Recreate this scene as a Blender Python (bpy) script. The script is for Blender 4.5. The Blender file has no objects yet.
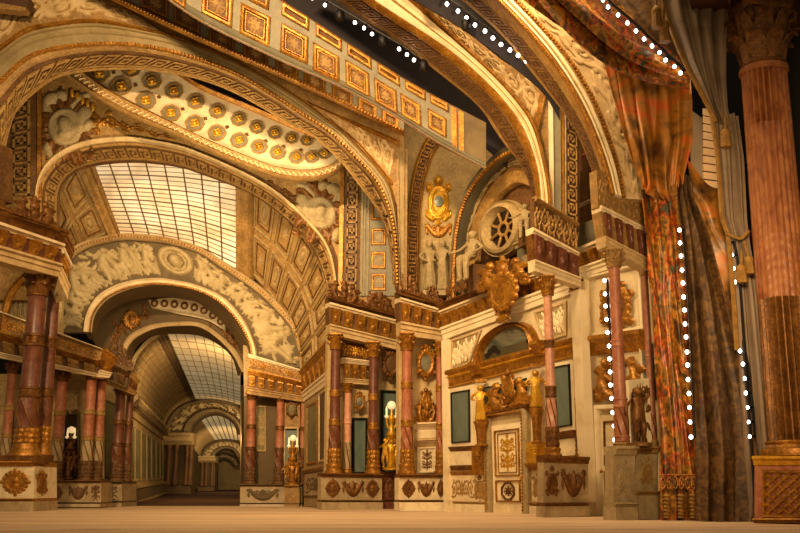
# A theatre stage set: painted and gilded arches, wings, gallery and drapes seen from the stage floor.
import bpy, math, random
import numpy as np
from mathutils import Vector, Matrix
from mathutils.geometry import tessellate_polygon
PI = math.pi
rng = random.Random(7)
F, PIT, H = 1004.0, math.radians(12.55), 0.7
cp, sp = math.cos(PIT), math.sin(PIT)
C = bpy.context.scene.collection

# ------------------------------------------------------------------ places
class Pl:
    """vertical plane y = Y0 + k*x; at() is where the sight line through a picture point meets it"""
    def __init__(s, Y, k=0.0):
        s.Y, s.k = Y, k
        n = math.hypot(k, 1.0)
        s.n = np.array([k/n, -1/n, 0.0])
    @staticmethod
    def through(p, q):                      # p, q = (px, Y): two uprights
        x1, x2 = (p[0]-400)/F*p[1]*1.0, (q[0]-400)/F*q[1]*1.0
        k = (q[1]-p[1])/(x2-x1)
        return Pl(p[1]-k*x1, k)
    def at(s, px, py, off=0.0):
        x, y = (px-400)/F, (266.5-py)/F
        d = np.array([x, cp-y*sp, sp+y*cp])
        t = (s.Y-off*math.hypot(s.k, 1.0))/(d[1]-s.k*d[0])
        return np.array([0, 0, H])+t*d
    def xy(s, px, py=500):
        p = s.at(px, py); return p[0], p[1]
    def m(s, px, py):                       # metres per pixel there
        p = s.at(px, py); return (p[1]*cp+(p[2]-H)*sp)/F
def zat(Y, py):
    w = (266.5-py)/F
    return H+Y*(sp+w*cp)/(cp-w*sp)
def proj(P):
    zc = P[..., 1]*cp+(P[..., 2]-H)*sp
    yc = -P[..., 1]*sp+(P[..., 2]-H)*cp
    return np.stack([400+F*P[..., 0]/zc, 266.5-F*yc/zc], -1)

def resample(pts, n):
    """Catmull-Rom through the points, n even samples by length"""
    p = np.array(pts, float)
    if len(p) == 2:
        t = np.linspace(0, 1, n)[:, None]
        return p[0]*(1-t)+p[1]*t
    q = np.vstack([2*p[0]-p[1], p, 2*p[-1]-p[-2]])
    out = []
    for i in range(1, len(q)-2):
        a, b, c, d = q[i-1], q[i], q[i+1], q[i+2]
        for t in np.linspace(0, 1, 16, endpoint=False):
            out.append(.5*((2*b)+(c-a)*t+(2*a-5*b+4*c-d)*t*t+(3*b-a-3*c+d)*t**3))
    out.append(p[-1]); out = np.array(out)
    L = np.concatenate([[0], np.cumsum(np.linalg.norm(np.diff(out, axis=0), axis=1))])
    s = np.linspace(0, L[-1], n)
    return np.stack([np.interp(s, L, out[:, k]) for k in range(out.shape[1])], -1)

class Surf:
    """a surface patch: pt(u, v, h) with u along, v from first row to last, h out of the surface"""
    def __init__(s, G, flip=False):
        s.G = G; nu, nv = G.shape[:2]
        du, dv = np.gradient(G, axis=0), np.gradient(G, axis=1)
        N = np.cross(dv, du); N /= np.linalg.norm(N, axis=-1, keepdims=True)+1e-12
        view = np.array([0, 0, H])-G
        if (np.sum(N*view) < 0) != flip: N = -N
        s.N = N; s.nu, s.nv = nu, nv; s._fine = None
    def pt(s, u, v, h=0.0):
        u = np.asarray(u, float); v = np.asarray(v, float)
        a = np.clip(u, 0, 1)*(s.nu-1); b = np.clip(v, 0, 1)*(s.nv-1)
        i = np.minimum(a.astype(int), s.nu-2); j = np.minimum(b.astype(int), s.nv-2)
        fu = (np.asarray(u)*(s.nu-1)-i)[..., None]; fv = (np.asarray(v)*(s.nv-1)-j)[..., None]
        def bl(A): return (A[i, j]*(1-fu)*(1-fv)+A[i+1, j]*fu*(1-fv)+A[i, j+1]*(1-fu)*fv+A[i+1, j+1]*fu*fv)
        n = bl(s.N); n = n/(np.linalg.norm(n, axis=-1, keepdims=True)+1e-12)
        return bl(s.G)+n*np.asarray(h, float)[..., None]
    def inv(s, px, py):
        if s._fine is None:
            U, V = np.meshgrid(np.linspace(0, 1, 300), np.linspace(0, 1, 80), indexing='ij')
            s._fine = (U, V, proj(s.pt(U, V, np.zeros_like(U))))
        U, V, Q = s._fine
        d = (Q[..., 0]-px)**2+(Q[..., 1]-py)**2
        k = np.unravel_index(np.argmin(d), d.shape)
        return U[k], V[k]
    def frame(s, u, v):
        """origin, unit tangent along u, unit 'up' across, normal"""
        e = .004
        o = s.pt(u, v); t = s.pt(min(u+e, 1), v)-s.pt(max(u-e, 0), v); t /= np.linalg.norm(t)
        i = min(int(u*(s.nu-1)), s.nu-2); j = min(int(v*(s.nv-1)), s.nv-2)
        n = s.N[i, j]; up = np.cross(n, t)
        w = s.pt(u, max(v-e, 0))-s.pt(u, min(v+e, 1))
        if np.dot(up, w) < 0: up = -up
        return o, t, up, n
    def ulen(s, v=.5):
        P = s.pt(np.linspace(0, 1, 60), np.full(60, v), np.zeros(60))
        return np.linalg.norm(np.diff(P, axis=0), axis=1).sum()
    def vlen(s, u=.5):
        P = s.pt(np.full(30, u), np.linspace(0, 1, 30), np.zeros(30))
        return np.linalg.norm(np.diff(P, axis=0), axis=1).sum()

def Q(pl, tl, tr, br, bl, off=0.0):
    a, b, c, d = [pl.at(p[0], p[1], off) for p in (tl, tr, br, bl)]
    u = np.linspace(0, 1, 5)[:, None, None]; v = np.linspace(0, 1, 5)[None, :, None]
    return Surf(a*(1-u)*(1-v)+b*u*(1-v)+c*u*v+d*(1-u)*v)
def loft(rows, n=60, m=1, flip=False):
    """rows = [(picture points, plane, offset)]; m = steps between rows"""
    R = []
    for r in rows:
        pl = r[1]; off = r[2] if len(r) > 2 else 0.0
        R.append(np.array([pl.at(p[0], p[1], off) for p in resample(r[0], n)]))
    out = []
    for a, b in zip(R, R[1:]):
        for k in range(m): out.append(a+(b-a)*k/m)
    out.append(R[-1])
    return Surf(np.stack(out, 1), flip)

# ------------------------------------------------------------------ mesh builder
class MB:
    def __init__(s): s.V, s.F, s.n = [], [], 0
    def add(s, V, Fc):
        V = np.asarray(V, float).reshape(-1, 3); o = s.n
        s.V.append(V); s.n += len(V)
        s.F.extend([tuple(int(i)+o for i in f) for f in Fc])
        return s
    def grid(s, P, wrap_u=False, wrap_v=False, cap=False):
        nu, nv = P.shape[:2]
        f = []
        for i in range(nu if wrap_u else nu-1):
            i2 = (i+1) % nu
            for j in range(nv if wrap_v else nv-1):
                j2 = (j+1) % nv
                f.append((i*nv+j, i2*nv+j, i2*nv+j2, i*nv+j2))
        if cap == 'u':
            f.append(tuple(range(nv))[::-1]); f.append(tuple((nu-1)*nv+j for j in range(nv)))
        if cap == 'v':
            f.append(tuple(i*nv for i in range(nu))); f.append(tuple(i*nv+nv-1 for i in range(nu))[::-1])
        return s.add(P, f)
    def build(s, name, mat, parent=None, smooth=True):
        V = np.concatenate(s.V) if s.V else np.zeros((0, 3))
        q = parent
        while q is not None: V = V-np.array(q.location); q = q.parent
        me = bpy.data.meshes.new(name)
        me.from_pydata(V.tolist(), [], s.F); me.update()
        me.materials.append(M[mat])
        import bmesh
        b = bmesh.new(); b.from_mesh(me)
        bmesh.ops.recalc_face_normals(b, faces=b.faces)
        b.to_mesh(me); b.free()
        if smooth:
            me.polygons.foreach_set('use_smooth', [True]*len(me.polygons))
            try: me.set_sharp_from_angle(angle=math.radians(38))
            except Exception: pass
        o = bpy.data.objects.new(name, me); C.objects.link(o)
        if parent is not None: o.parent = parent
        return o

def thing(name, label, cat, loc=(0, 0, 0), group=None):
    o = bpy.data.objects.new(name, None); C.objects.link(o)
    o.location = [float(x) for x in loc]; o.empty_display_size = .2
    return tag(o, label, cat, group)
def tag(o, label, cat, group=None):
    o['label'] = label; o['category'] = cat
    if group: o['group'] = group
    return o
def struct(o, label=None, cat=None):
    o['kind'] = 'structure'
    if label: o['label'] = label
    if cat: o['category'] = cat
    return o

# ------------------------------------------------------------------ shapes laid on a surface
def strip(mb, S, prof, u0=0., u1=1., nu=None, back=-.12):
    """solid moulding along u; prof = [(v, h)...]"""
    nu = nu or max(2, int((u1-u0)*(S.nu-1))+1)
    pr = list(prof)+[(prof[-1][0], back), (prof[0][0], back)]
    U = np.linspace(u0, u1, nu)[:, None]*np.ones(len(pr))
    V = np.array([p[0] for p in pr])[None, :]*np.ones((nu, 1)); Hh = np.array([p[1] for p in pr])[None, :]*np.ones((nu, 1))
    return mb.grid(S.pt(U, V, Hh), wrap_v=True, cap='u')
def box(mb, S, u0, u1, v0, v1, h0=-.05, h1=.1, nu=None):
    return strip(mb, S, [(v0, h1), (v1, h1)], u0, u1, nu or 2, h0)
def frame(mb, S, u0, u1, v0, v1, w, h, back=-.02):
    """raised bevelled border of width w metres"""
    a, b = w/S.ulen((v0+v1)/2), w/S.vlen((u0+u1)/2)
    P = []
    for k, hh in ((0, back), (0, h*.6), (.3, h), (.7, h), (1, h*.3), (1, back)):
        P.append([[u0+a*k, v0+b*k, hh], [u1-a*k, v0+b*k, hh], [u1-a*k, v1-b*k, hh], [u0+a*k, v1-b*k, hh]])
    P = np.array(P)
    return mb.grid(S.pt(P[..., 0], P[..., 1], P[..., 2]), wrap_v=True, wrap_u=False)
def tube(mb, P, r, ns=8, closed=False):
    """tube through 3-D points; r number or list"""
    P = np.asarray(P, float); n = len(P); r = np.ones(n)*np.asarray(r, float)
    T = np.gradient(P, axis=0) if not closed else np.roll(P, -1, 0)-np.roll(P, 1, 0)
    T /= np.linalg.norm(T, axis=1, keepdims=True)+1e-12
    ref = np.array([.31, .2, .93]); A = np.cross(T, ref); A /= np.linalg.norm(A, axis=1, keepdims=True)+1e-9
    B = np.cross(T, A)
    th = np.linspace(0, 2*PI, ns, endpoint=False)
    R = P[:, None]+r[:, None, None]*(A[:, None]*np.cos(th)[None, :, None]+B[:, None]*np.sin(th)[None, :, None])
    return mb.grid(R, wrap_u=closed, wrap_v=True, cap=False if closed else 'u')
def lathe(mb, c, prof, ns=24, fn=None, ax=None):
    """turned solid; prof=[(r,z)]; fn(theta,z,k)->radius factor; ax=(o,x,y,z) frame"""
    pr = np.array(prof, float); th = np.linspace(0, 2*PI, ns, endpoint=False)
    R = pr[:, 0][:, None]*np.ones(ns); Z = pr[:, 1][:, None]*np.ones(ns)
    if fn is not None: R = R*fn(th[None, :]*np.ones((len(pr), 1)), Z)
    if ax is None:
        P = np.stack([c[0]+R*np.cos(th), c[1]+R*np.sin(th), c[2]+Z], -1)
    else:
        o, x, y, z = ax
        P = o+(R*np.cos(th))[..., None]*x+(R*np.sin(th))[..., None]*y+Z[..., None]*z
    return mb.grid(P, wrap_v=True, cap='u')
def ball(mb, c, r, ns=10, nr=6, sc=(1, 1, 1)):
    ph = np.linspace(0.02, PI-.02, nr)[:, None]; th = np.linspace(0, 2*PI, ns, endpoint=False)[None, :]
    P = np.stack([np.sin(ph)*np.cos(th)*sc[0], np.sin(ph)*np.sin(th)*sc[1], np.cos(ph)*np.ones_like(th)*sc[2]], -1)*r+np.asarray(c)
    return mb.grid(P, wrap_v=True, cap='u')
def bx(mb, c, s, rz=0.0):
    x, y, z = np.array(s)/2
    V = np.array([[-x,-y,-z],[x,-y,-z],[x,y,-z],[-x,y,-z],[-x,-y,z],[x,-y,z],[x,y,z],[-x,y,z]])
    cr, sr = math.cos(rz), math.sin(rz)
    V = np.stack([V[:,0]*cr-V[:,1]*sr, V[:,0]*sr+V[:,1]*cr, V[:,2]], -1)+np.asarray(c)
    return mb.add(V, [(0,3,2,1),(4,5,6,7),(0,1,5,4),(1,2,6,5),(2,3,7,6),(3,0,4,7)])
def polyprism(mb, pl, pts, off=0.0, th=.25):
    """a board cut to the outline, th thick, its face at offset off"""
    A = np.array([pl.at(p[0], p[1], off) for p in pts]); B = A-pl.n*th
    n = len(A); tri = tessellate_polygon([[Vector((p[0]-0, -p[1], 0)) for p in pts]])
    f = [tuple(t) for t in tri]+[tuple(i+n for i in t[::-1]) for t in tri]
    f += [(i, (i+1) % n, (i+1) % n+n, i+n) for i in range(n)]
    return mb.add(np.vstack([A, B]), f)
def disc_ring(mb, S, u, v, ro, ri, h0, h1, n=8, rot=0., asp=1.0):
    """flat polygonal ring (or plate when ri=0) standing h1 off the surface, radii in metres"""
    o, t, up, nn = S.frame(u, v)
    th = np.linspace(0, 2*PI, n, endpoint=False)+rot
    def ring(r, h): return o+(np.cos(th)*r)[:, None]*t+(np.sin(th)*r*asp)[:, None]*up+nn*h
    if ri > 0: P = [ring(ro, h0), ring(ro, h1), ring(ri, h1), ring(ri, h0)]
    else: P = [ring(ro, h0), ring(ro, h1), ring(ro*.02, h1), ring(ro*.02, h0)]
    return mb.grid(np.array(P), wrap_v=True, wrap_u=True)
def greek_key(mb, S, n, v0, v1, h=.05, w=.12, u0=0., u1=1., flipv=False):
    """running key pattern of n units as raised square rods"""
    du = (u1-u0)/n
    segs = [((0, 0), (1, 0)), ((0, 0), (0, 1)), ((0, 1), (.76, 1)), ((.76, 1), (.76, .28)), ((.76, .28), (.32, .28)), ((.32, .28), (.32, .68)), ((.32, .68), (.55, .68))]
    dv = v1-v0
    for k in range(n):
        for (ax, ay), (bx_, by) in segs:
            x0, x1 = min(ax, bx_)-w/2, max(ax, bx_)+w/2; y0, y1 = min(ay, by), max(ay, by)
            if not flipv: y0, y1 = 1-y1, 1-y0
            ww = w/2
            box(mb, S, u0+du*(k+.08+x0*.92), u0+du*(k+.08+x1*.92), v0+dv*(y0*(1-w)+0), v0+dv*(y1*(1-w)+w), -.02, h)
    return mb
def beads(mb, S, n, v, r, u0=0., u1=1., h=0.):
    for k in range(n):
        ball(mb, S.pt(u0+(u1-u0)*(k+.5)/n, v, h), r, 6, 4)
    return mb

# ------------------------------------------------------------------ carved ornament: a height canvas that becomes relief
class Cv:
    def __init__(s, w, h=1.0, n=64):
        s.w, s.h, s.n = w, h, n
        s.nx, s.ny = int(w*n)+1, int(h*n)+1
        s.x = np.linspace(0, w, s.nx); s.y = np.linspace(0, h, s.ny)
        s.H = np.zeros((s.nx, s.ny))
    def win(s, x0, x1, y0, y1):
        i0, i1 = np.searchsorted(s.x, [x0, x1]); j0, j1 = np.searchsorted(s.y, [y0, y1])
        return max(i0-1, 0), min(i1+1, s.nx), max(j0-1, 0), min(j1+1, s.ny)
    def stroke(s, pts, r, amp=1.0, base=0.0):
        p = np.asarray(pts, float); r = np.ones(len(p))*np.asarray(r, float)
        for a, b, ra, rb in zip(p, p[1:], r, r[1:]):
            R = max(ra, rb)
            i0, i1, j0, j1 = s.win(min(a[0], b[0])-R, max(a[0], b[0])+R, min(a[1], b[1])-R, max(a[1], b[1])+R)
            if i1 <= i0 or j1 <= j0: continue
            X, Y = s.x[i0:i1, None], s.y[None, j0:j1]
            d = b-a; L = d@d+1e-12
            t = np.clip(((X-a[0])*d[0]+(Y-a[1])*d[1])/L, 0, 1)
            rr = ra+(rb-ra)*t
            q = rr*rr-((X-a[0]-t*d[0])**2+(Y-a[1]-t*d[1])**2)
            hh = np.where(q > 0, amp*np.sqrt(np.maximum(q, 0))+base, 0)
            s.H[i0:i1, j0:j1] = np.maximum(s.H[i0:i1, j0:j1], hh)
        return s
    def blob(s, x, y, rx, ry=None, rot=0., amp=1.0, base=0.0):
        ry = ry or rx; R = max(rx, ry)
        i0, i1, j0, j1 = s.win(x-R, x+R, y-R, y+R)
        if i1 <= i0 or j1 <= j0: return s
        X, Y = s.x[i0:i1, None]-x, s.y[None, j0:j1]-y
        c, sn = math.cos(rot), math.sin(rot)
        q = 1-((X*c+Y*sn)/rx)**2-((-X*sn+Y*c)/ry)**2
        hh = np.where(q > 0, amp*min(rx, ry)*np.sqrt(np.maximum(q, 0))+base, 0)
        s.H[i0:i1, j0:j1] = np.maximum(s.H[i0:i1, j0:j1], hh); return s
    def ring(s, x, y, rx, ry, t, amp=1.0, a0=0, a1=2*PI, n=28):
        th = np.linspace(a0, a1, n)
        return s.stroke(np.stack([x+rx*np.cos(th), y+ry*np.sin(th)], -1), t, amp)
    def plate(s, x, y, rx, ry, z):
        i0, i1, j0, j1 = s.win(x-rx, x+rx, y-ry, y+ry)
        X, Y = (s.x[i0:i1, None]-x)/rx, (s.y[None, j0:j1]-y)/ry
        s.H[i0:i1, j0:j1] = np.maximum(s.H[i0:i1, j0:j1], np.where(X*X+Y*Y < 1, z, 0)); return s
    def rect(s, x0, x1, y0, y1, z):
        i0, i1, j0, j1 = s.win(x0, x1, y0, y1); s.H[i0:i1, j0:j1] = np.maximum(s.H[i0:i1, j0:j1], z); return s
    def leaf(s, x, y, ang, L, w, bend=0.0, amp=.8):
        t = np.linspace(0, 1, 9); a = ang+bend*t
        px = x+np.concatenate([[0], np.cumsum(np.cos(a[:-1]))])*L/8; py = y+np.concatenate([[0], np.cumsum(np.sin(a[:-1]))])*L/8
        r = w*np.sin(PI*np.clip(t*.93+.07, 0, 1))**.8+.004
        s.stroke(np.stack([px, py], -1), r, amp)
        return s.stroke(np.stack([px, py], -1), np.maximum(r*.25, .006), 1.0, (w*amp*.8))
    def spiral(s, x, y, r, turns=1.6, d=1, start=0., t=.03, leaves=True, amp=1.0):
        th = np.linspace(0, turns*2*PI, 40); rr = r*(1-th/th[-1]*.88)
        P = np.stack([x+rr*np.cos(start+d*th), y+rr*np.sin(start+d*th)], -1)
        s.stroke(P, np.linspace(t, t*.6, 40), amp)
        s.blob(x, y, r*.25, amp=1.1)
        if leaves:
            for k in range(2, 22, 4):
                a = start+d*th[k]
                s.leaf(P[k, 0], P[k, 1], a+d*.6, r*.55, t*1.3, d*1.2)
                s.leaf(P[k, 0], P[k, 1], a+d*2.3, r*.3, t*1.0, -d*.6)
        return s
    def rosette(s, x, y, r, n=8):
        for k in range(n):
            a = 2*PI*k/n
            s.blob(x+.6*r*math.cos(a), y+.6*r*math.sin(a), r*.4, r*.22, a, 1.1)
        return s.blob(x, y, r*.27, amp=1.5)
    def figure(s, x, y, h, lean=0., face=1, R=rng):
        """a small carved figure about h tall"""
        hip = np.array([x, y+.48*h]); ch = hip+np.array([lean*.3*h, .27*h]); hd = ch+np.array([lean*.12*h+.02*h*face, .17*h])
        s.stroke([hip, ch], [.1*h, .105*h], 1.0); s.blob(hd[0], hd[1], .062*h, .075*h, 0, 1.3)
        for q in (-1, 1):
            kn = hip+np.array([(.07*q+.13*face*R.random())*h, -.22*h]); ft = np.array([x+(.1*q-.05*face)*h, y])
            s.stroke([hip+[.04*q*h, 0], kn, ft], [.075*h, .06*h, .035*h], .95)
            el = ch+np.array([.17*q*h, (-.1+.2*R.random())*h]); hn = el+np.array([(.12*face*R.random()+.05*q)*h, (.18*R.random()-.05)*h])
            s.stroke([ch+[.09*q*h, .03*h], el, hn], [.042*h, .034*h, .024*h], 1.1)
        for k in range(5):
            a = x+(k-2)*.06*h
            s.stroke([hip+[(k-2)*.03*h, -.02*h], [a+.04*h*face, y+.25*h], [a+.1*h*face*R.random(), y+.02*h]], [.03*h, .035*h, .02*h], 1.1)
        return s
    def sym(s): s.H = np.maximum(s.H, s.H[::-1]); return s
    def emit(s, mb, S, u0, u1, v0, v1, k=1.0, cut=True, step=1, solid=False, flipx=False, h0=0.0):
        """lay the carving on S; k scales its height; solid = carved both sides"""
        Hh = s.H[::step, ::step]; nx, ny = Hh.shape
        if flipx: Hh = Hh[::-1]
        sc = S.vlen((u0+u1)/2)*(v1-v0)/s.h*k
        U = np.linspace(u0, u1, nx)[:, None]*np.ones(ny); V = np.linspace(v1, v0, ny)[None, :]*np.ones((nx, 1))
        body = Hh > 1e-4
        for sg in ((1, -1) if solid else (1,)):
            P = S.pt(U, V, h0+sg*np.where(body, Hh*sc, 0. if solid else -.015))
            idx = np.arange(nx*ny).reshape(nx, ny)
            f = np.stack([idx[:-1, :-1], idx[1:, :-1], idx[1:, 1:], idx[:-1, 1:]], -1).reshape(-1, 4)
            if cut:
                b = (body[:-1, :-1] | body[1:, :-1] | body[1:, 1:] | body[:-1, 1:]).reshape(-1); f = f[b]
            used = np.unique(f); mp = np.full(nx*ny, -1); mp[used] = np.arange(len(used))
            mb.add(P.reshape(-1, 3)[used], mp[f])
        return mb
# ------------------------------------------------------------------ carving patterns
T = {}
c = Cv(3.2, 1, 40)                                   # scrolling foliage, symmetric
c.spiral(.42, .5, .36, 1.7, 1, -1.2, .045); c.spiral(1.08, .5, .3, 1.6, -1, 1.8, .04)
c.stroke([(.0, .15), (.2, .12), (.42, .14)], .04); c.stroke([(.75, .62), (.8, .82), (1.05, .82)], .04)
c.leaf(1.3, .3, .3, .4, .07, .8); c.leaf(1.35, .7, -.4, .35, .06, -.8)
c.sym(); c.rosette(1.6, .5, .36, 8); T['rinceau'] = c
c = Cv(1, 1, 40)                                     # round medallion with a head
c.ring(.5, .5, .31, .31, .05); c.ring(.5, .5, .22, .22, .02); c.plate(.5, .5, .3, .3, .02)
for k in range(16):
    a = 2*PI*k/16; c.blob(.5+.38*math.cos(a), .5+.38*math.sin(a), .08, .055, a+1.57, 1.2)
for k in range(4): c.leaf(.5+.36*math.cos(k*PI/2), .5+.36*math.sin(k*PI/2), k*PI/2, .14, .06)
c.blob(.5, .55, .09, .11, 0, 1.2); c.blob(.5, .38, .12, .08, 0, .9); c.blob(.44, .58, .05, .08, .4, 1.3); T['medallion'] = c
c = Cv(.8, 1.2, 40)                                  # oval cartouche with scrolls and a crown
c.ring(.4, .55, .21, .3, .045, 1.3); c.ring(.4, .55, .28, .37, .03, 1.2); c.plate(.4, .55, .27, .36, .03)
c.spiral(.12, .9, .1, 1.4, 1, 0, .03, False); c.spiral(.1, .3, .1, 1.4, -1, 0, .03, False)
c.leaf(.15, .75, -1.5, .35, .05, .4); c.leaf(.14, .42, 1.4, .25, .045, .5); c.leaf(.25, .12, 2.2, .2, .05, 1.)
c.sym(); c.rosette(.4, .08, .08, 6); c.blob(.4, 1.06, .12, .1, 0, 1.0); c.leaf(.4, 1.0, 1.57, .2, .06)
for k in (-1, 1): c.leaf(.4, 1.0, 1.57+k*.7, .18, .045, k*.5)
T['cartouche'] = c
c = Cv(.5, 1, 56)                                    # upright arabesque for panels
c.stroke([(.25, .03), (.25, .97)], .022)
for y, r, d in ((.2, .09, 1), (.4, .085, -1), (.62, .085, 1), (.82, .07, -1)):
    c.spiral(.13, y, r, 1.5, d, .3, .018)
c.leaf(.25, .1, 2.2, .16, .03, .5); c.leaf(.25, .5, 2.2, .16, .03, .7); c.leaf(.25, .72, 2.3, .14, .03, .6)
c.sym(); c.blob(.25, .3, .045, .06); c.rosette(.25, .52, .07, 6); c.blob(.25, .72, .04, .06); c.leaf(.25, .88, 1.57, .11, .04); T['arabesque'] = c
c = Cv(4.4, 1, 44)                                   # frieze full of figures and drapery
for k in range(11):
    x = .22+k*.4+rng.uniform(-.06, .06)
    c.figure(x, .04+.1*rng.random(), .82+.1*rng.random(), rng.uniform(-.8, .8), rng.choice((-1, 1)))
for k in range(40):
    x, y = rng.uniform(.1, 4.3), rng.uniform(.1, .9)
    c.leaf(x, y, rng.uniform(0, 6.28), rng.uniform(.15, .35), rng.uniform(.03, .05), rng.uniform(-1.5, 1.5), .7)
for k in range(9): c.spiral(.25+k*.48, rng.uniform(.3, .8), .09, 1.3, rng.choice((-1, 1)), 0, .02, False, .8)
T['figures'] = c
c = Cv(4.0, 1, 40)                                   # large acanthus
for k in range(6):
    x = .35+k*.66; d = 1 if k % 2 else -1
    c.spiral(x, .5+.06*d, .33, 1.7, d, 1.57*d+2.4, .05)
    for j in range(4): c.leaf(x+.33+rng.uniform(-.1, .1), .5-.1*d, rng.uniform(0, 6.28), rng.uniform(.25, .42), rng.uniform(.05, .08), rng.uniform(-1.2, 1.2))
    c.leaf(x+.3, .5+.1*d, -1.2*d, .45, .08, .9*d); c.leaf(x-.05, .5+.38*d, 2.8, .3, .07, .8*d)
T['acanthus'] = c
c = Cv(1.6, 1, 44)                                   # crouching winged creatures either side of a mask
c.stroke([(.62, .08), (.42, .16), (.3, .4), (.38, .62)], [.09, .13, .12, .08], 1.1)
c.blob(.42, .76, .1, .12, .3, 1.2); c.blob(.5, .73, .05, .04, 0, 1.2); c.stroke([(.4, .5), (.58, .4), (.62, .16)], [.06, .05, .04], 1.2)
for k in range(5): c.leaf(.3, .5, 2.4-.3*k, .3-.03*k, .045, .7)
c.spiral(.16, .16, .13, 1.5, 1, 0, .035); c.stroke([(.3, .12), (.2, .04), (.05, .06)], .04)
c.leaf(.6, .3, 1.2, .4, .06, -.6); c.sym(); c.blob(.8, .62, .15, .19, 0, 1.2); c.blob(.8, .36, .12, .2, 0, 1.); c.leaf(.8, .72, 1.57, .26, .08)
for k in (-1, 1): c.leaf(.8, .72, 1.57+.7*k, .24, .06, .6*k); c.spiral(.8+k*.12, .12, .09, 1.3, -k, 0, .03, False)
T['creatures'] = c
c = Cv(1.2, 1, 44)                                   # loose scroll and cherub crest
c.figure(.3, .05, .8, .5, 1); c.figure(.88, .05, .75, -.4, -1); c.spiral(.6, .28, .2, 1.5, 1, 0, .05); c.spiral(.1, .2, .12, 1.4, -1, 0, .04); c.spiral(1.08, .2, .11, 1.4, 1, 0, .04)
c.leaf(.6, .5, 1.5, .4, .09); c.leaf(.55, .5, 2.3, .3, .06, .7); c.leaf(.65, .5, .8, .3, .06, -.7); c.stroke([(.02, .05), (1.18, .05)], .05); T['cherubs'] = c
c = Cv(1.5, 1, 40)                                   # garland between two rosettes
for a, b in ((.0, .0),):
    t = np.linspace(0, 1, 24); X = .2+1.1*t; Y = .8-.55*np.sin(PI*t)
    c.stroke(np.stack([X, Y], -1), .08+.09*np.sin(PI*t))
    for k in range(0, 24, 2): c.blob(X[k]+.03, Y[k]+.04, .06, .05, 0, 1.6); c.blob(X[k]-.02, Y[k]-.05, .05, .05, 0, 1.6)
c.rosette(.18, .78, .15); c.rosette(1.32, .78, .15); c.leaf(.75, .25, 1.57, .6, .16); c.leaf(.6, .4, 2.2, .4, .1); c.leaf(.9, .4, .9, .4, .1); c.spiral(.5, .62, .13, 1.3, 1, 0, .03); c.spiral(1., .62, .13, 1.3, -1, 3, .03)
c.leaf(.15, .65, -1.6, .4, .06, .3); c.leaf(1.35, .65, -1.5, .4, .06, -.3); T['swag'] = c
c = Cv(1, 1, 30); c.rosette(.5, .5, .45, 8); c.ring(.5, .5, .42, .42, .03); T['rosette'] = c
c = Cv(1, 1, 40)                                     # trophy of arms around an oval
c.ring(.5, .38, .17, .24, .04, 1.2); c.plate(.5, .38, .16, .23, .03); c.blob(.5, .4, .07, .1, 0, 1.)
for k in range(7): c.leaf(.5, .62, .5+.35*k, .38, .06, (k-3)*.15)
for k in (-1, 1):
    c.leaf(.5+.22*k, .5, 1.57-k*1.2, .32, .07, -k*.6); c.leaf(.5+.2*k, .3, 1.57-k*1.7, .3, .06, -k*.9); c.spiral(.5+.33*k, .75, .12, 1.4, k, 0, .04); c.leaf(.5+.1*k, .12, -1.57+k*.8, .2, .05, k*.6)
T['trophy'] = c
c = Cv(1.1, 1.5, 36)                                 # medallion with shields, banners and helmets
c.ring(.5, .72, .3, .3, .06, 1.2); c.plate(.5, .72, .28, .28, .05); c.blob(.48, .76, .12, .15, .2, .8, .05); c.blob(.5, .58, .15, .08, 0, .7, .05)
c.blob(.2, 1.25, .17, .12, .5, .8); c.blob(.42, 1.32, .12, .1, -.3, .9); c.blob(.85, .95, .14, .19, -.5, .7); c.blob(.95, .75, .1, .14, -.3, .8); c.blob(.15, .3, .09, .16, .3, .8)
for k in range(3): c.stroke([(.62+.06*k, 1.12+.05*k), (.78+.08*k, 1.3+.02*k)], .045); c.stroke([(.1+.05*k, .95), (.06+.06*k, 1.12)], .03)
T['arms'] = c
c = Cv(1.1, 1.5, 36)
for k in range(18):
    a = PI*2*k/18; c.leaf(.5+.32*math.cos(a), .72+.32*math.sin(a), a+rng.uniform(-.4, .4), rng.uniform(.25, .5), rng.uniform(.045, .07), rng.uniform(-1, 1))
for k in range(14): c.leaf(rng.uniform(.1, 1.), rng.uniform(.1, 1.4), rng.uniform(0, 6.3), .28, .05, rng.uniform(-1, 1))
T['arms_leaves'] = c
c = Cv(3, 1, 36)                                     # running leaf scroll
for k in range(6):
    c.stroke([(k*.5, .5+.0*k), (k*.5+.25, .3+.4*(k % 2)), (k*.5+.5, .5)], .05)
    c.spiral(k*.5+.25, .5, .2, 1.3, 1 if k % 2 else -1, k*PI, .045)
    c.leaf(k*.5+.1, .2+.6*(k % 2), .5 if k % 2 else -.5, .3, .07, 1. if k % 2 else -1.)
T['leafscroll'] = c
c = Cv(.5, 1, 36)                                    # bracket face: leaf over a scroll
c.blob(.25, .78, .2, .16, 0, .9); c.leaf(.25, .75, -1.57, .6, .17); c.leaf(.25, .6, -1.9, .4, .07); c.leaf(.25, .6, -1.2, .4, .07); T['bracket'] = c

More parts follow.
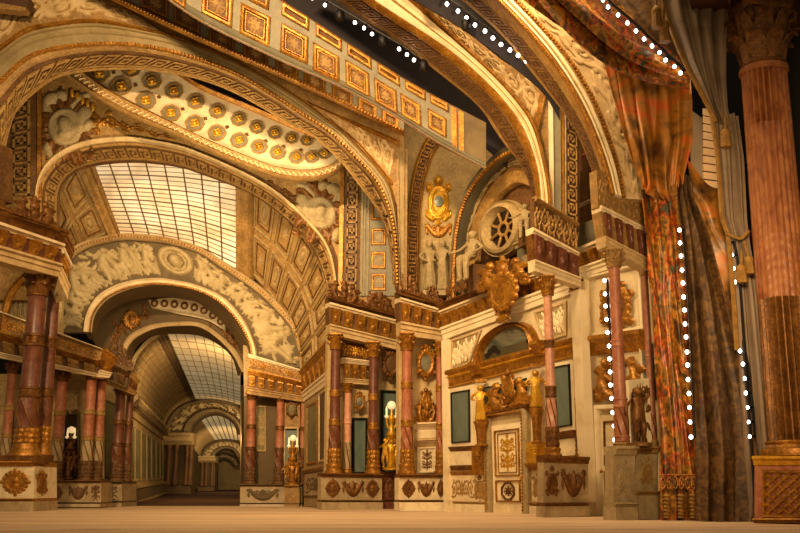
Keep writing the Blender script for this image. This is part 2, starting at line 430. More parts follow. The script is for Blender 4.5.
# ------------------------------------------------------------------ figures: one continuous skinned body each
FIG = {}
def skin_fig(name, J, E, draped=True):
    """J = {joint:(x,y,z,radius)}, first joint is the root; returns vertex and face arrays, 1 unit tall"""
    names = list(J); me = bpy.data.meshes.new(name)
    me.from_pydata([J[k][:3] for k in names], [(names.index(a), names.index(b)) for a, b in E], [])
    o = bpy.data.objects.new(name, me); C.objects.link(o)
    sk = o.modifiers.new('s', 'SKIN'); sb = o.modifiers.new('b', 'SUBSURF'); sb.levels = 1
    for i, k in enumerate(names):
        r = J[k][3]; me.skin_vertices[0].data[i].radius = (r, r); me.skin_vertices[0].data[i].use_root = (i == 0)
    dg = bpy.context.evaluated_depsgraph_get(); m2 = bpy.data.meshes.new_from_object(o.evaluated_get(dg))
    V = np.array([v.co[:] for v in m2.vertices]); Fc = [tuple(p.vertices) for p in m2.polygons]
    bpy.data.objects.remove(o); bpy.data.meshes.remove(me); bpy.data.meshes.remove(m2)
    hb = MB(); hx, hy, hz = J['hea'][:3]; ball(hb, (hx, hy, hz+.012), .062, 14, 10, (.92, 1.05, 1.3)); ball(hb, (hx, hy+.022, hz+.035), .058, 12, 8, (1.05, .95, 1.1)); ball(hb, (hx, hy-.066, hz+.005), .016, 8, 6, (.8, 1, 1.4))
    Fc = Fc+[tuple(i+len(V) for i in f) for f in hb.F]; V = np.vstack([V]+hb.V)
    FIG[name] = (V, Fc)
body = [('pel', 'bel'), ('bel', 'che'), ('che', 'nec'), ('nec', 'hea'), ('hea', 'top')]
def arms(l, r): return {}
base = dict(pel=(0, 0, .5, .085), bel=(0, .005, .6, .07), che=(0, 0, .71, .085), nec=(0, -.005, .81, .036), hea=(0, -.015, .885, .05), top=(0, -.01, .93, .04))
def mk(name, L, R, legs, pel=None, fix=None):
    J = dict(base); E = list(body)
    if fix: J.update(fix)
    for s, A in ((-1, L), (1, R)):
        k = 'l' if s < 0 else 'r'
        c0 = J['che']
        J['sh'+k] = (c0[0]+s*.085, c0[1], c0[2]+.045, .036); J['el'+k] = A[0]+(.028,); J['wr'+k] = A[1]+(.02,); J['ha'+k] = A[2]+(.022,)
        E += [('che', 'sh'+k), ('sh'+k, 'el'+k), ('el'+k, 'wr'+k), ('wr'+k, 'ha'+k)]
    for ch in legs:
        prev = 'pel'
        for i, q in enumerate(ch):
            n = 'g%d%d' % (legs.index(ch), i); J[n] = q; E.append((prev, n)); prev = n
    skin_fig(name, J, E)
skirt = [[(0, 0, .38, .1), (.01, 0, .2, .105), (0, 0, .04, .125), (0, 0, .0, .12)]]
two = [[(-.055, -.01, .42, .06), (-.06, -.05, .26, .046), (-.06, .01, .05, .028), (-.065, -.05, .01, .024)], [(.055, 0, .42, .06), (.065, -.02, .26, .046), (.075, .02, .05, .028), (.08, -.05, .01, .024)]]
mk('draped', ((-.17, .0, .66), (-.13, -.1, .56), (-.08, -.13, .57)), ((.16, .02, .65), (.19, -.05, .53), (.2, -.08, .49)), skirt)
mk('bearer', ((-.17, -.02, .85), (-.1, -.01, .97), (-.06, -.01, 1.0)), ((.17, -.02, .85), (.1, -.01, .97), (.06, -.01, 1.0)), skirt)
mk('nude', ((-.17, .0, .68), (-.22, -.06, .57), (-.23, -.1, .52)), ((.17, -.02, .83), (.11, -.04, .95), (.08, -.04, 1.0)), two)
seat = [[(-.06, -.12, .47, .07), (-.06, -.26, .44, .06), (-.05, -.27, .24, .045), (-.06, -.25, .04, .04), (-.06, -.32, .02, .028)], [(.06, -.12, .46, .07), (.07, -.27, .43, .06), (.08, -.3, .22, .045), (.09, -.3, .03, .04), (.09, -.37, .015, .028)]]
mk('seated', ((-.2, -.03, .66), (-.28, -.1, .6), (-.32, -.13, .61)), ((.17, -.02, .64), (.15, -.14, .56), (.1, -.19, .53)), seat)
def put_fig(mb, kind, foot, h, rz=0., wide=1.0):
    V, Fc = FIG[kind]; V = V*np.array([h*wide, h*wide, h]); c_, s_ = math.cos(rz), math.sin(rz)
    mb.add(np.stack([V[:, 0]*c_-V[:, 1]*s_, V[:, 0]*s_+V[:, 1]*c_, V[:, 2]], -1)+np.asarray(foot), Fc)

# ------------------------------------------------------------------ materials
M = {}
def lin(h):
    h = h.lstrip('#'); v = [int(h[i:i+2], 16)/255 for i in (0, 2, 4)]
    return [x/12.92 if x <= .04045 else ((x+.055)/1.055)**2.4 for x in v]+[1.0]
def mat(name, cols, rough=.6, metal=0., scale=1.5, detail=8, bump=0.0, bscale=20., kind='noise', emit=None, stretch=(1, 1, 1), dist=.6, spec=.4, bias=(.22, .8), orn=None):
    m = bpy.data.materials.new(name); m.use_nodes = True; nt = m.node_tree; N, L = nt.nodes, nt.links
    b = N['Principled BSDF']; b.inputs['Roughness'].default_value = rough; b.inputs['Metallic'].default_value = metal
    b.inputs['Specular IOR Level'].default_value = spec
    tc = N.new('ShaderNodeTexCoord'); mp = N.new('ShaderNodeMapping'); mp.inputs['Scale'].default_value = stretch
    L.new(tc.outputs['Object'], mp.inputs['Vector'])
    if kind == 'noise':
        t = N.new('ShaderNodeTexNoise'); t.inputs['Scale'].default_value = scale; t.inputs['Detail'].default_value = detail
        t.inputs['Distortion'].default_value = dist; t.inputs['Roughness'].default_value = .62; out = t.outputs['Fac']
    elif kind == 'wave':
        t = N.new('ShaderNodeTexWave'); t.inputs['Scale'].default_value = scale; t.inputs['Distortion'].default_value = dist*10; t.inputs['Detail'].default_value = 4; out = t.outputs['Fac']
    elif kind == 'brick':
        t = N.new('ShaderNodeTexBrick'); t.inputs['Scale'].default_value = scale; out = t.outputs['Fac']
    else:
        t = N.new('ShaderNodeTexVoronoi'); t.inputs['Scale'].default_value = scale; out = t.outputs['Distance']
    L.new(mp.outputs['Vector'], t.inputs['Vector'])
    r = N.new('ShaderNodeValToRGB'); e = r.color_ramp.elements
    n = len(cols)
    for i, h in enumerate(cols):
        p = bias[0]+(bias[1]-bias[0])*i/max(n-1, 1)
        if i < 2: e[i].position = p; e[i].color = lin(h)
        else:
            q = e.new(p); q.color = lin(h)
    if n == 1: e[1].position = 1.0; e[1].color = lin(cols[0])
    L.new(out, r.inputs['Fac']); col = r.outputs['Color']
    if orn:                                          # fine painted scrollwork in a darker tone of the same paint
        t3 = N.new('ShaderNodeTexNoise'); t3.inputs['Scale'].default_value = orn[0]; t3.inputs['Detail'].default_value = 2.5; t3.inputs['Distortion'].default_value = 2.2
        r3 = N.new('ShaderNodeValToRGB'); r3.color_ramp.elements[0].position = .46; r3.color_ramp.elements[1].position = .56
        r3.color_ramp.elements[0].color = (1-orn[1], 1-orn[1]*1.05, 1-orn[1]*1.1, 1); r3.color_ramp.elements[1].color = (1, 1, 1, 1)
        mx = N.new('ShaderNodeMix'); mx.data_type = 'RGBA'; mx.blend_type = 'MULTIPLY'; mx.inputs[0].default_value = 1.0
        L.new(tc.outputs['Object'], t3.inputs['Vector']); L.new(t3.outputs['Fac'], r3.inputs['Fac'])
        L.new(col, mx.inputs[6]); L.new(r3.outputs['Color'], mx.inputs[7]); col = mx.outputs[2]
    L.new(col, b.inputs['Base Color'])
    if bump:
        t2 = N.new('ShaderNodeTexNoise'); t2.inputs['Scale'].default_value = bscale; t2.inputs['Detail'].default_value = 6
        L.new(mp.outputs['Vector'], t2.inputs['Vector'])
        bp = N.new('ShaderNodeBump'); bp.inputs['Strength'].default_value = bump; bp.inputs['Distance'].default_value = .1
        L.new(t2.outputs['Fac'], bp.inputs['Height']); L.new(bp.outputs['Normal'], b.inputs['Normal'])
    if emit:
        if emit[0] is None: L.new(r.outputs['Color'], b.inputs['Emission Color'])
        else: b.inputs['Emission Color'].default_value = lin(emit[0])
        b.inputs['Emission Strength'].default_value = emit[1]
    M[name] = m; return m
mat('cream', ['#9c8052', '#c2a674', '#d2ba8a'], .62, 0, 1.2, bump=.1, orn=(5, .12))
mat('ivory', ['#bca276', '#dac69c', '#e6d6b0'], .5, 0, 1.4, bump=.06, orn=(3, .06))
mat('white_moulding', ['#c4ac80', '#e4d4ac', '#eedfc0'], .45, 0, 1.0)
mat('stone', ['#82704c', '#a08c62', '#b8a274'], .7, 0, 2.0, bump=.15, orn=(6, .22))
mat('relief_stone', ['#94805a', '#b09c6e', '#c4b084'], .6, 0, 2.0)  # paler than its ground, standing in for highlights on the figures
mat('painted_land', ['#2a2418', '#4a4228', '#6a5c38'], .6, 0, 1.2)
mat('column_marble', ['#562a12', '#7c4624', '#986030', '#6c3a1a'], .5, 0, 2.6, detail=10, dist=1.6, stretch=(1, 1, .6))
mat('stone_ground', ['#4e4028', '#66563a', '#7a6846'], .8, 0, 1.5)  # darker tone stands in for shade between relief figures; also a dark end panel
mat('gold', ['#70440e', '#a8721e', '#cc9636'], .42, .45, 2.2, bump=.12, spec=.5, orn=(7, .4))
mat('bright_gold', ['#a06c10', '#d09a24', '#e8bc4a'], .38, .45, 2.2, bump=.08, orn=(8, .25))
mat('old_gold', ['#46280c', '#744a18', '#98682a'], .5, .35, 2.6, bump=.15, orn=(6, .4))
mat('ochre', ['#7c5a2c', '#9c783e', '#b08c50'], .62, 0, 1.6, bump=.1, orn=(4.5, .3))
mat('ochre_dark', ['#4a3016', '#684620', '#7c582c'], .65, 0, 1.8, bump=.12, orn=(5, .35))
mat('grey_paint', ['#7a6a46', '#928056', '#a28f66'], .65, 0, 1.1, orn=(3, .12))
mat('grey_dark', ['#4a4434', '#5e5843', '#6e674e'], .7, 0, 1.3)
mat('blue_grey', ['#6a6450', '#827a62', '#908668'], .6, 0, 1.3, orn=(3, .1))
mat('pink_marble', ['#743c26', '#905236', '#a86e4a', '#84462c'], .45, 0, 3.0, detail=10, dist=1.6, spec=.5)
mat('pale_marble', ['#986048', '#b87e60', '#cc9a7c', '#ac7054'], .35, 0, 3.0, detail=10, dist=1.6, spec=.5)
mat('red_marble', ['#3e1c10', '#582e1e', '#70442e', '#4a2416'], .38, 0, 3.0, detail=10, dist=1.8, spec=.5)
mat('grey_marble', ['#786448', '#a08c68', '#c0ae88'], .42, 0, 1.6, detail=10, dist=1.4)
mat('white_marble', ['#b09a74', '#dcccA6', '#e6d9b8'], .4, 0, 1.3, detail=10, dist=1.6)
mat('teal_panel', ['#3a4a44', '#56645a', '#6c7668', '#848a74'], .35, 0, .7, detail=8, dist=1.2, stretch=(1, 1, .8))
mat('painting', ['#1c1812', '#4a4a3c', '#7e7860', '#a09272'], .5, 0, .9, detail=10, dist=1.2, stretch=(.5, .5, 1.6))
mat('dark_void', ['#0a0806', '#120d0a'], .9, 0, 1.0)
mat('black_cloth', ['#1c181c', '#2a2428'], .9, 0, 3.0)
mat('black_metal', ['#0c0a0a', '#181414'], .5, .3, 4.0)
mat('brown_wood', ['#2c180c', '#4a2a14', '#5c381c'], .6, 0, 1.4, stretch=(1, 1, 6))
mat('floor_boards', ['#a88a6a', '#c8aa88', '#d8bc98'], .55, 0, .55, detail=10, bump=.06, bscale=6., stretch=(.25, 2.6, 1), bias=(.36, .56))
mat('carpet', ['#3c2412', '#553418'], .9, 0, 2.0)
mat('gallery_panel', ['#4e4a30', '#6e6844', '#8a8258'], .7, 0, .8, dist=1.)
mat('gallery_stone', ['#8c7650', '#a68e5e', '#b6a06e'], .7, 0, 1.0, orn=(4, .22))
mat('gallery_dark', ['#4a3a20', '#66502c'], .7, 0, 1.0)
mat('drape_orange', ['#24160a', '#54381a', '#8a5c1c', '#c08a28', '#c85414', '#6a4418', '#46603e', '#3a2412'], .45, .1, 2.4, detail=6, dist=1.0, stretch=(1.3, 1.3, .6), bias=(.3, .72), spec=.6, orn=(3.5, .5))
mat('drape_gold', ['#2c1808', '#6a4416', '#a8701e', '#c85c1c', '#7a5418'], .45, .1, .9, detail=6, dist=1.2, bias=(.3, .72), spec=.6)
mat('drape_brown', ['#1e120a', '#46301a', '#6a4c22', '#54301a', '#2a1c0e'], .6, .1, 1.6, detail=7, dist=1.0, orn=(3.2, .5))
mat('drape_grey', ['#5c4a38', '#7c6852', '#8c7860'], .6, 0, 1.2)
mat('tassel_thread', ['#5a3c14', '#8a6424', '#a07a34'], .6, .1, 6.0)
mat('bulb_glow', ['#ffffff'], .4, emit=('#fff4e8', 11.))
mat('globe_glass', ['#e8dcc0', '#f4ecd8'], .25, emit=('#ffe0a0', .5))
mat('skylight_glass', ['#c2a478', '#e2cfaa', '#f2e8d4'], .5, 0, .35, detail=6, stretch=(1, 1, 1), emit=(None, .42), bias=(.3, .7))
mat('gallery_skylight', ['#b09868', '#ccb888', '#dccb9c'], .5, 0, .5, emit=(None, .3))
mat('shutter', ['#e0a860', '#f0c080'], .6, 0, 1.0, emit=(None, .35))  # slats glow by themselves, in place of lamplight falling on them
mat('pale_board', ['#a89078', '#c0ac90'], .7, 0, 1.0)
mat('gallery_joint', ['#7a6238', '#8a7044'], .7, 0, 1.0)
mat('lead_bar', ['#5c4020', '#6e4e28'], .6, .2, 2.0)
mat('oculus_glass', ['#14100c', '#241c12', '#302616'], .15, 0, 1.5)
mat('smoked_glass', ['#241c10', '#3a2e1a'], .2, 0, 1.5)
# ------------------------------------------------------------------ columns, entablatures, pedestals
def capital(mb, c, r, h, rz=0., n=8):
    lathe(mb, c, [(r*.98, 0), (r*1.14, .03*h), (r*1.14, .06*h), (r*.86, .09*h), (r*.86, .4*h), (r*1.0, .75*h), (r*1.3, .88*h)], 16)
    for row, (z0, hh, nn, rr, o) in enumerate(((.05, .42, n, 1.02, 0), (.1, .7, n, 1.04, .5))):
        for k in range(nn):
            a = 2*PI*(k+o)/nn+rz
            P = np.zeros((3, 6, 3))
            for j, (t, ro) in enumerate(((0, -.08), (.35, .04), (.65, .14), (.88, .36), (1., .58), (.84, .68))):
                wd = (.34, .44, .46, .4, .26, .1)[j]*r*(1 if nn == n else .8)
                for i, q in enumerate((-1, 0, 1)):
                    R_ = r*(rr+ro)+(.12*r if q == 0 else -.04*r)
                    P[i, j] = (c[0]+R_*math.cos(a)-q*wd*math.sin(a), c[1]+R_*math.sin(a)+q*wd*math.cos(a), c[2]+(z0+hh*t)*h)
            mb.grid(P)
    for k in range(4):
        a = PI/4+k*PI/2+rz; d = np.array([math.cos(a), math.sin(a), 0])
        th = np.linspace(0, 2.6*PI, 18); rr = .13*h*(1-th/th[-1]*.75)
        o = np.array(c)+d*r*1.45+np.array([0, 0, .76*h])
        P = o+np.outer(np.cos(th+2.0)*rr, d)+np.outer(np.sin(th+2.0)*rr, [0, 0, 1])
        tube(mb, np.vstack([np.array(c)+d*r*1.05+np.array([0, 0, .45*h]), P]), np.linspace(.09*r, .14*r, 19), 6)
    return mb
def abacus(mb, c, r, h, rz=0.):
    pts = []
    for k in range(4):
        a = PI/4+k*PI/2+rz
        pts += [(a-.09, 1.72), (a+.09, 1.72), (a+.42, 1.38), (a+PI/4, 1.3), (a+PI/2-.42, 1.38)]
    P = np.array([[[c[0]+q*r*s*math.cos(a), c[1]+q*r*s*math.sin(a), c[2]+z*h] for a, q in pts] for s, z in ((.9, .86), (.96, .92), (1, .93), (1, 1.0))])
    return mb.grid(P, wrap_v=True, cap='u')
def column(name, label, pl, bx_, segs, off=0., group=None, seg=24, mats=None, rz=0.):
    """segs = [(y top, y bottom, kind, half width in picture px)] from the top down"""
    mt = dict(cap='gold', shaft='pink_marble', ring='gold', spiral='red_marble', relief='gold', base='gold', plinth='grey_marble'); mt.update(mats or {})
    yb = segs[-1][1]; p = pl.at(bx_, yb, off); X, Y = p[0], p[1]
    root = thing(name, label, 'column', (X, Y, zat(Y, yb)), group)
    for (y0, y1, kind, hw) in segs:
        za, zb = zat(Y, y1), zat(Y, y0); h = zb-za; r = hw*pl.m(bx_, (y0+y1)/2); c = (X, Y, za); mb = MB()
        if kind == 'cap':
            capital(mb, c, r, h, rz); o = mb.build('capital', mt['cap'], root)
            abacus(MB(), c, r, h, rz).build('abacus', mt['cap'], o)
        elif kind == 'shaft':
            lathe(mb, c, [(r*1.03, 0), (r, h*.05), (r*.985, h*.5), (r*.96, h*.97), (r*1.0, h)], seg); mb.build('shaft', mt['shaft'], root)
        elif kind == 'ring':
            lathe(mb, c, [(r*.98, 0), (r*1.12, .05*h), (r*1.14, .18*h), (r*1.04, .25*h), (r*1.05, .75*h), (r*1.14, .82*h), (r*1.12, .95*h), (r*.98, h)], seg, lambda t, z: 1+.04*np.sin(t*12)*((z > .2*h) & (z < .8*h))); mb.build('ring', mt['ring'], root)
        elif kind == 'spiral':
            n = 26; prof = [(r*1.0, h*k/n) for k in range(n+1)]
            lathe(mb, c, prof, max(seg, 32), lambda t, z: 1+.05*np.sin(t*6+z/h*7.)); o = mb.build('spiral_band', mt['spiral'], root); mb = MB()
            for k in range(6): zz = np.linspace(0.02, .98, 16); aa = 2*PI*k/6-zz*7/6.+PI/12; tube(mb, np.stack([X+r*1.02*np.cos(aa), Y+r*1.02*np.sin(aa), za+h*zz], -1), r*.13, 5)
            mb.build('spiral_rib', mt.get('rib', 'old_gold'), o)
        elif kind == 'relief':
            n = 18; prof = [(r*1.02, h*k/n) for k in range(n+1)]
            lathe(mb, c, prof, 48, lambda t, z: 1+.13*np.abs(np.sin(t*5+np.sin(z/h*9)*1.2)*np.sin(z/h*PI*3+.4))+.05*np.cos(t*10)); mb.build('relief_band', mt['relief'], root)
        elif kind == 'base':
            lathe(mb, c, [(r*1.38, 0), (r*1.42, .08*h), (r*1.38, .3*h), (r*1.2, .34*h), (r*1.14, .5*h), (r*1.2, .62*h), (r*1.26, .74*h), (r*1.2, .88*h), (r*1.02, .93*h), (r*1.0, h)], seg); mb.build('base', mt['base'], root)
        elif kind == 'plinth':
            bx(mb, (X, Y, za+h/2), (2*r, 2*r, h), rz); mb.build('plinth', mt['plinth'], root, False)
        elif kind == 'flare':
            lathe(mb, c, [(r*1.25, 0), (r*1.22, .2*h), (r*1.05, .45*h), (r*.95, .75*h), (r*.9, h)], seg); mb.build('base', mt['base'], root)
    return root
def bracket(mb, S, u0, u1, v0, v1, h):
    strip(mb, S, [(v0, h*1.0), (v0+(v1-v0)*.12, h*1.05), (v0+(v1-v0)*.2, h*.95), (v0+(v1-v0)*.4, h*.9), (v0+(v1-v0)*.62, h*.55), (v0+(v1-v0)*.8, h*.5), (v0+(v1-v0)*.95, h*.42), (v1, h*.15)], u0, u1, 3, -.02)
    T['bracket'].emit(mb, S, u0, u1, v0+(v1-v0)*.1, v1-(v1-v0)*.08, .9, True, 2, h0=h*.55)
PROF = {
 'cornice': [(0, .34), (.22, .36), (.3, .30), (.45, .28), (.55, .22), (.8, .17), (1, .12)],
 'fillet': [(0, .22), (.5, .24), (.6, .16), (1, .12)],
 'architrave': [(0, .2), (.18, .21), (.25, .13), (.55, .13), (.6, .08), (1, .07)],
 'plain': [(0, .05), (1, .05)],
 'cap': [(0, .16), (.3, .18), (.5, .1), (1, .06)],
 'foot': [(0, .05), (.3, .07), (.6, .14), (1, .15)]}
def band(S, v0, v1, kind, k=1.0, u0=0., u1=1., back=-.2, nu=2):
    mb = MB(); strip(mb, S, [(v0+(v1-v0)*v, h*k) for v, h in PROF[kind]], u0, u1, nu, back); return mb
def entab(label, pl, tl, tr, bl, br, bands, nb=0, off=0., k=1.0, group=None, name='entablature', back=-.5, bu=(0., 1.), bmat='old_gold', bw=.62):
    """bands = [(v0, v1, kind, material, part name)]; nb brackets stand in the band called frieze"""
    S = Q(pl, tl, tr, br, bl, off)
    root = thing(name, label, 'cornice', (S.pt(.5, 1.)), group)
    for v0, v1, kind, m_, pn in bands:
        band(S, v0, v1, kind, k, back=back).build(pn, m_, root)
        if pn == 'frieze':
            for i in range(nb):
                uc = bu[0]+(bu[1]-bu[0])*(i+.5)/nb; w = (bu[1]-bu[0])/nb*bw/2
                mb = MB(); bracket(mb, S, uc-w, uc+w, v0+.01, v1-.01, .26*k); mb.build('bracket', bmat, root)
    return root, S
def pedestal(label, pl, x0, x1, yt, yb, orn, off=0., depth=.6, mats=('grey_marble', 'old_gold', 'white_marble'), name='pedestal', group=None, ytr=None, ybr=None, f=(.12, .8), cat='pedestal', k=1.0, amp=.55):
    """block with cap moulding, carved field and foot; orn = [(pattern, u0, u1)]"""
    S = Q(pl, (x0, yt), (x1, ytr or yt), (x1, ybr or yb), (x0, yb), off)
    root = thing(name, label, cat, S.pt(.5, 1.), group)
    mb = MB(); strip(mb, S, [(f[0], 0), (f[1], 0)], back=-depth); mb.build('block', mats[2], root, False)
    band(S, 0, f[0], 'cap', k, back=-depth-.05).build('cap_moulding', mats[1] if len(mats) < 4 else mats[3], root)
    band(S, f[1], f[1]+.06, 'cap', k*.8, back=-depth-.03).build('foot_moulding', mats[1], root)
    mb = MB(); strip(mb, S, [(f[1]+.06, .1*k), (1, .12*k)], back=-depth-.06); mb.build('plinth', mats[0], root, False)
    for pat, u0, u1 in orn:
        mb = MB(); T[pat].emit(mb, S, u0, u1, f[0]+.04, f[1]-.04, amp, True, 1 if (x1-x0)*(u1-u0) > 25 else 2); mb.build('carving', mats[1], root)
    return root, S
def oval_frame(label, pl, x, y, rx, ry, off=.05, mat_='old_gold', glass='painting', name='oval_frame', group=None, deco=1.35):
    S = Q(pl, (x-rx*deco, y-ry*deco), (x+rx*deco, y-ry*deco), (x+rx*deco, y+ry*deco), (x-rx*deco, y+ry*deco), off)
    root = thing(name, label, 'picture frame', S.pt(.5, 1.), group)
    c = Cv(1, 1, 44); q = .5/deco*.8
    c.ring(.5, .5, q, q, .05, 1.2); c.ring(.5, .5, q*.78, q*.78, .028)
    for k in range(18):
        a = 2*PI*k/18; c.blob(.5+q*1.16*math.cos(a), .5+q*1.16*math.sin(a), .06, .045, a+1.57, 1.3)
    for k in (-1, 1): c.spiral(.5+k*q*1.12, .5+q*.75, .07, 1.3, k, 0, .028, False); c.spiral(.5+k*q*1.12, .5-q*.75, .07, 1.3, -k, 0, .028, False)
    c.spiral(.5, .93, .06, 1.3, 1, 0, .03, False); c.rosette(.5, .07, .06, 6); c.leaf(.4, .93, 3.4, .15, .035); c.leaf(.6, .93, -.3, .15, .035)
    mb = MB(); c.emit(mb, S, 0, 1, 0, 1, .8); mb.build('carved_frame', mat_, root)
    mb = MB(); o = S.pt(.5, .5); _, t, up, n = S.frame(.5, .5); th = np.linspace(0, 2*PI, 28, endpoint=False)
    a, b = S.ulen()*q*.8, S.vlen()*q*.8
    P = np.array([o+n*h+s*((np.cos(th)*a)[:, None]*t+(np.sin(th)*b)[:, None]*up) for s, h in ((1, -.02), (1, .02), (.6, .05), (.02, .06))])
    mb.grid(P, wrap_v=True, cap='u'); mb.build('picture', glass, root)
    return root
def panel_on(S, u0, u1, v0, v1, name, mat_, root, fr=None, fw=.1, h=.03, fh=.07, fname='panel_frame'):
    mb = MB(); box(mb, S, u0, u1, v0, v1, -.04, h); o = mb.build(name, mat_, root, False)
    if fr: mb = MB(); frame(mb, S, u0, u1, v0, v1, fw, fh); mb.build(fname, fr, root)
    return o
def carve(pat, S, u0, u1, v0, v1, mat_, root, k=.6, name='carving', step=1, h0=0., **kw):
    mb = MB(); T[pat].emit(mb, S, u0, u1, v0, v1, k, True, step, h0=h0, **kw); return mb.build(name, mat_, root)
def coffer(S, px, py, wpx, hpx, root, mats=('gold', 'ochre_dark', 'gold'), part='coffer', fw=.16):
    """square sunk panel: gilt border, dark field, gilt rosette"""
    u, v = S.inv(px, py)
    e = .01; du = proj(S.pt(u+e if u < .98 else u, v))-proj(S.pt(u-e if u < .98 else u-2*e, v)); dv = proj(S.pt(u, min(v+e, 1)))-proj(S.pt(u, max(v-e, 0)))
    a = wpx/2/(np.linalg.norm(du)/(2*e)+1e-9); b = hpx/2/(np.linalg.norm(dv)/(min(v+e, 1)-max(v-e, 0))+1e-9)
    v0, v1 = max(v-b, .0), min(v+b, 1.)
    if v1-v0 < b*.5: return
    mb = MB(); box(mb, S, u-a, u+a, v0, v1, -.02, .02); o = mb.build(part, mats[1], root, False)
    mb = MB(); frame(mb, S, u-a, u+a, v0, v1, fw, .09)
    if v0 > 0 and v1 < 1: frame(mb, S, u-a*.68, u+a*.68, v-b*.68, v+b*.68, fw*.4, .06)
    mb.build('coffer_border', mats[0], o)
    vv = max(v-b*.55, .01), min(v+b*.55, .99)
    if v-b*.3 > 0: mb = MB(); T['rosette'].emit(mb, S, u-a*.55, u+a*.55, vv[0], vv[1], .5, True, 2, h0=.02); mb.build('rosette', mats[2], o)
def light_strip(label, pts, pl, r=.05, railm='black_metal', off=0., name='light_strip', railpx=(3, 0)):
    P = np.array([pl.at(x, y, off) for x, y in pts]); a, b = P[0]*1.06-P[1]*.06 if len(P) > 1 else P[0], P[-1]
    root = thing(name, label, 'stage lights', P[-1])
    q = np.array([pl.at(x+railpx[0], y+railpx[1], off-.08) for x, y in pts])
    tube(MB(), q, .035, 6).build('rail', railm, root) if False else None
    mb = MB(); tube(mb, q, .035, 6); mb.build('rail', railm, root)
    for p, qq in zip(P, q):
        mb = MB(); tube(mb, [qq, p+(qq-p)*.3], .03, 6); s = mb.build('socket', railm, root)
        mb = MB(); ball(mb, p, r, 10, 6, (1, 1, 1.15)); mb.build('bulb', 'bulb_glow', root)
    return root
def candelabrum(label, pl, x, yfig0, yfig1, ytop, globe, off=.4, group=None, m_='bright_gold', wide=7):
    """three figures back to back holding up a branched lamp with a round globe"""
    p = pl.at(x, yfig1, off); Y = p[1]; z0, z1, z2 = zat(Y, yfig1), zat(Y, yfig0), zat(Y, ytop); mp_ = pl.m(x, yfig0)
    root = thing('torchere', label, 'lamp', (p[0], Y, z0), group)
    mb = MB(); lathe(mb, (p[0], Y, z0), [(wide*mp_*1.1, 0), (wide*mp_*1.1, .06), (wide*mp_*.8, .1), (.1, .14)], 12); mb.build('base', m_, root)
    for k, dx in enumerate((-.72, .0, .72)):
        mb = MB(); put_fig(mb, ('nude', 'bearer', 'nude')[k], (p[0]+dx*wide*mp_, Y-.12*(k == 1), z0+.08), (z1-z0)*(1.02, .96, 1.0)[k], (-.5, 0, .5)[k], 1.25); mb.build('figure', m_, root)
    h = z2-z1; mb = MB()
    lathe(mb, (p[0], Y, z1-.1*h), [(.16, 0), (.1, .1*h), (.22, .25*h), (.12, .4*h), (.08, .6*h), (.14, .75*h), (.06, .9*h), (.05, 1.05*h)], 12); mb.build('stem', m_, root)
    for k in (-1, 1):
        mb = MB(); t = np.linspace(0, 1, 10)
        P = np.stack([p[0]+k*wide*mp_*.62*np.sin(t*PI/2), Y-.0*t, z1+h*(.45+.28*t**2-.12*np.sin(PI*t))], -1); tube(mb, P, .045, 6); a = mb.build('branch', m_, root)
        mb = MB(); lathe(mb, P[-1], [(.05, -.05), (.1, .03), (.04, .05), (.04, .28), (.01, .4)], 8); mb.build('candle', 'globe_glass', a)
    mb = MB(); ball(mb, (p[0], Y, z2+globe*mp_*.6), globe*mp_, 16, 10); mb.build('globe', 'globe_glass', root)
    return root
def crest(label, pl, x0, x1, yt0, yt1, yb0, yb1, pat, off=.15, mat_='old_gold', cat='sculpture', name='crest_sculpture', k=.8, group=None):
    S = Q(pl, (x0, yt0), (x1, yt1), (x1, yb1), (x0, yb0), off)
    o = thing(name, label, cat, S.pt(.5, 1.), group)
    mb = MB(); T[pat].emit(mb, S, 0, 1, 0, 1.0, k, True, 1, solid=True); mb.build('carving', mat_, o)
    mb = MB(); strip(mb, S, [(.95, .12), (1.0, .14)], back=-.14); mb.build('base', mat_, o)
    return o
# ------------------------------------------------------------------ floor and dark house around the set
mb = MB(); mb.add([(-40, 2, -.2), (40, 2, -.2), (40, 46.4, -.2), (-40, 46.4, -.2), (-40, 2, 0), (40, 2, 0), (40, 46.4, 0), (-40, 46.4, 0)], [(0, 3, 2, 1), (4, 5, 6, 7), (0, 1, 5, 4), (1, 2, 6, 5), (2, 3, 7, 6), (3, 0, 4, 7)])
struct(mb.build('floor', 'floor_boards', None, False), 'bare pale wooden stage floor in front of the set', 'floor')
mb = MB(); bx(mb, (0, 99.5, 20), (140, .4, 60)); struct(mb.build('wall_back', 'dark_void', None, False), 'dark stage house behind the painted gallery', 'wall')
mb = MB(); bx(mb, (0, 60, 34), (140, 84, .4)); struct(mb.build('ceiling', 'dark_void', None, False), 'dark fly loft high above the set', 'ceiling')

# ------------------------------------------------------------------ great arch on the left, with spandrels
A3 = Pl(35); A3b = Pl(36.8)
outer = [(-30, 66), (0, 47), (25, 30), (50, 24), (87, 20), (112, 22), (150, 30), (175, 36), (215, 52), (260, 74), (302, 100), (330, 121), (345, 133), (362, 150), (380, 170), (392, 190), (398, 230), (401, 285)]
bead = [(-30, 112), (0, 85), (25, 62), (50, 52), (87, 47), (125, 46), (162, 51), (200, 61), (237, 75), (275, 97), (305, 117), (330, 133), (355, 158), (375, 180), (389, 210), (395, 240), (397, 285)]
low = [(-14, 200), (0, 165), (8, 132), (15, 112), (37, 90), (57, 77), (85, 71), (112, 69), (140, 69), (160, 71), (180, 74), (200, 79), (230, 90), (262, 107), (292, 125), (310, 133), (340, 160), (360, 185), (375, 205), (387, 230), (393, 265), (394, 285)]
r = thing('arch', 'great painted arch spanning above the left gallery, with key pattern under its curve', 'arch', A3.at(200, 60))
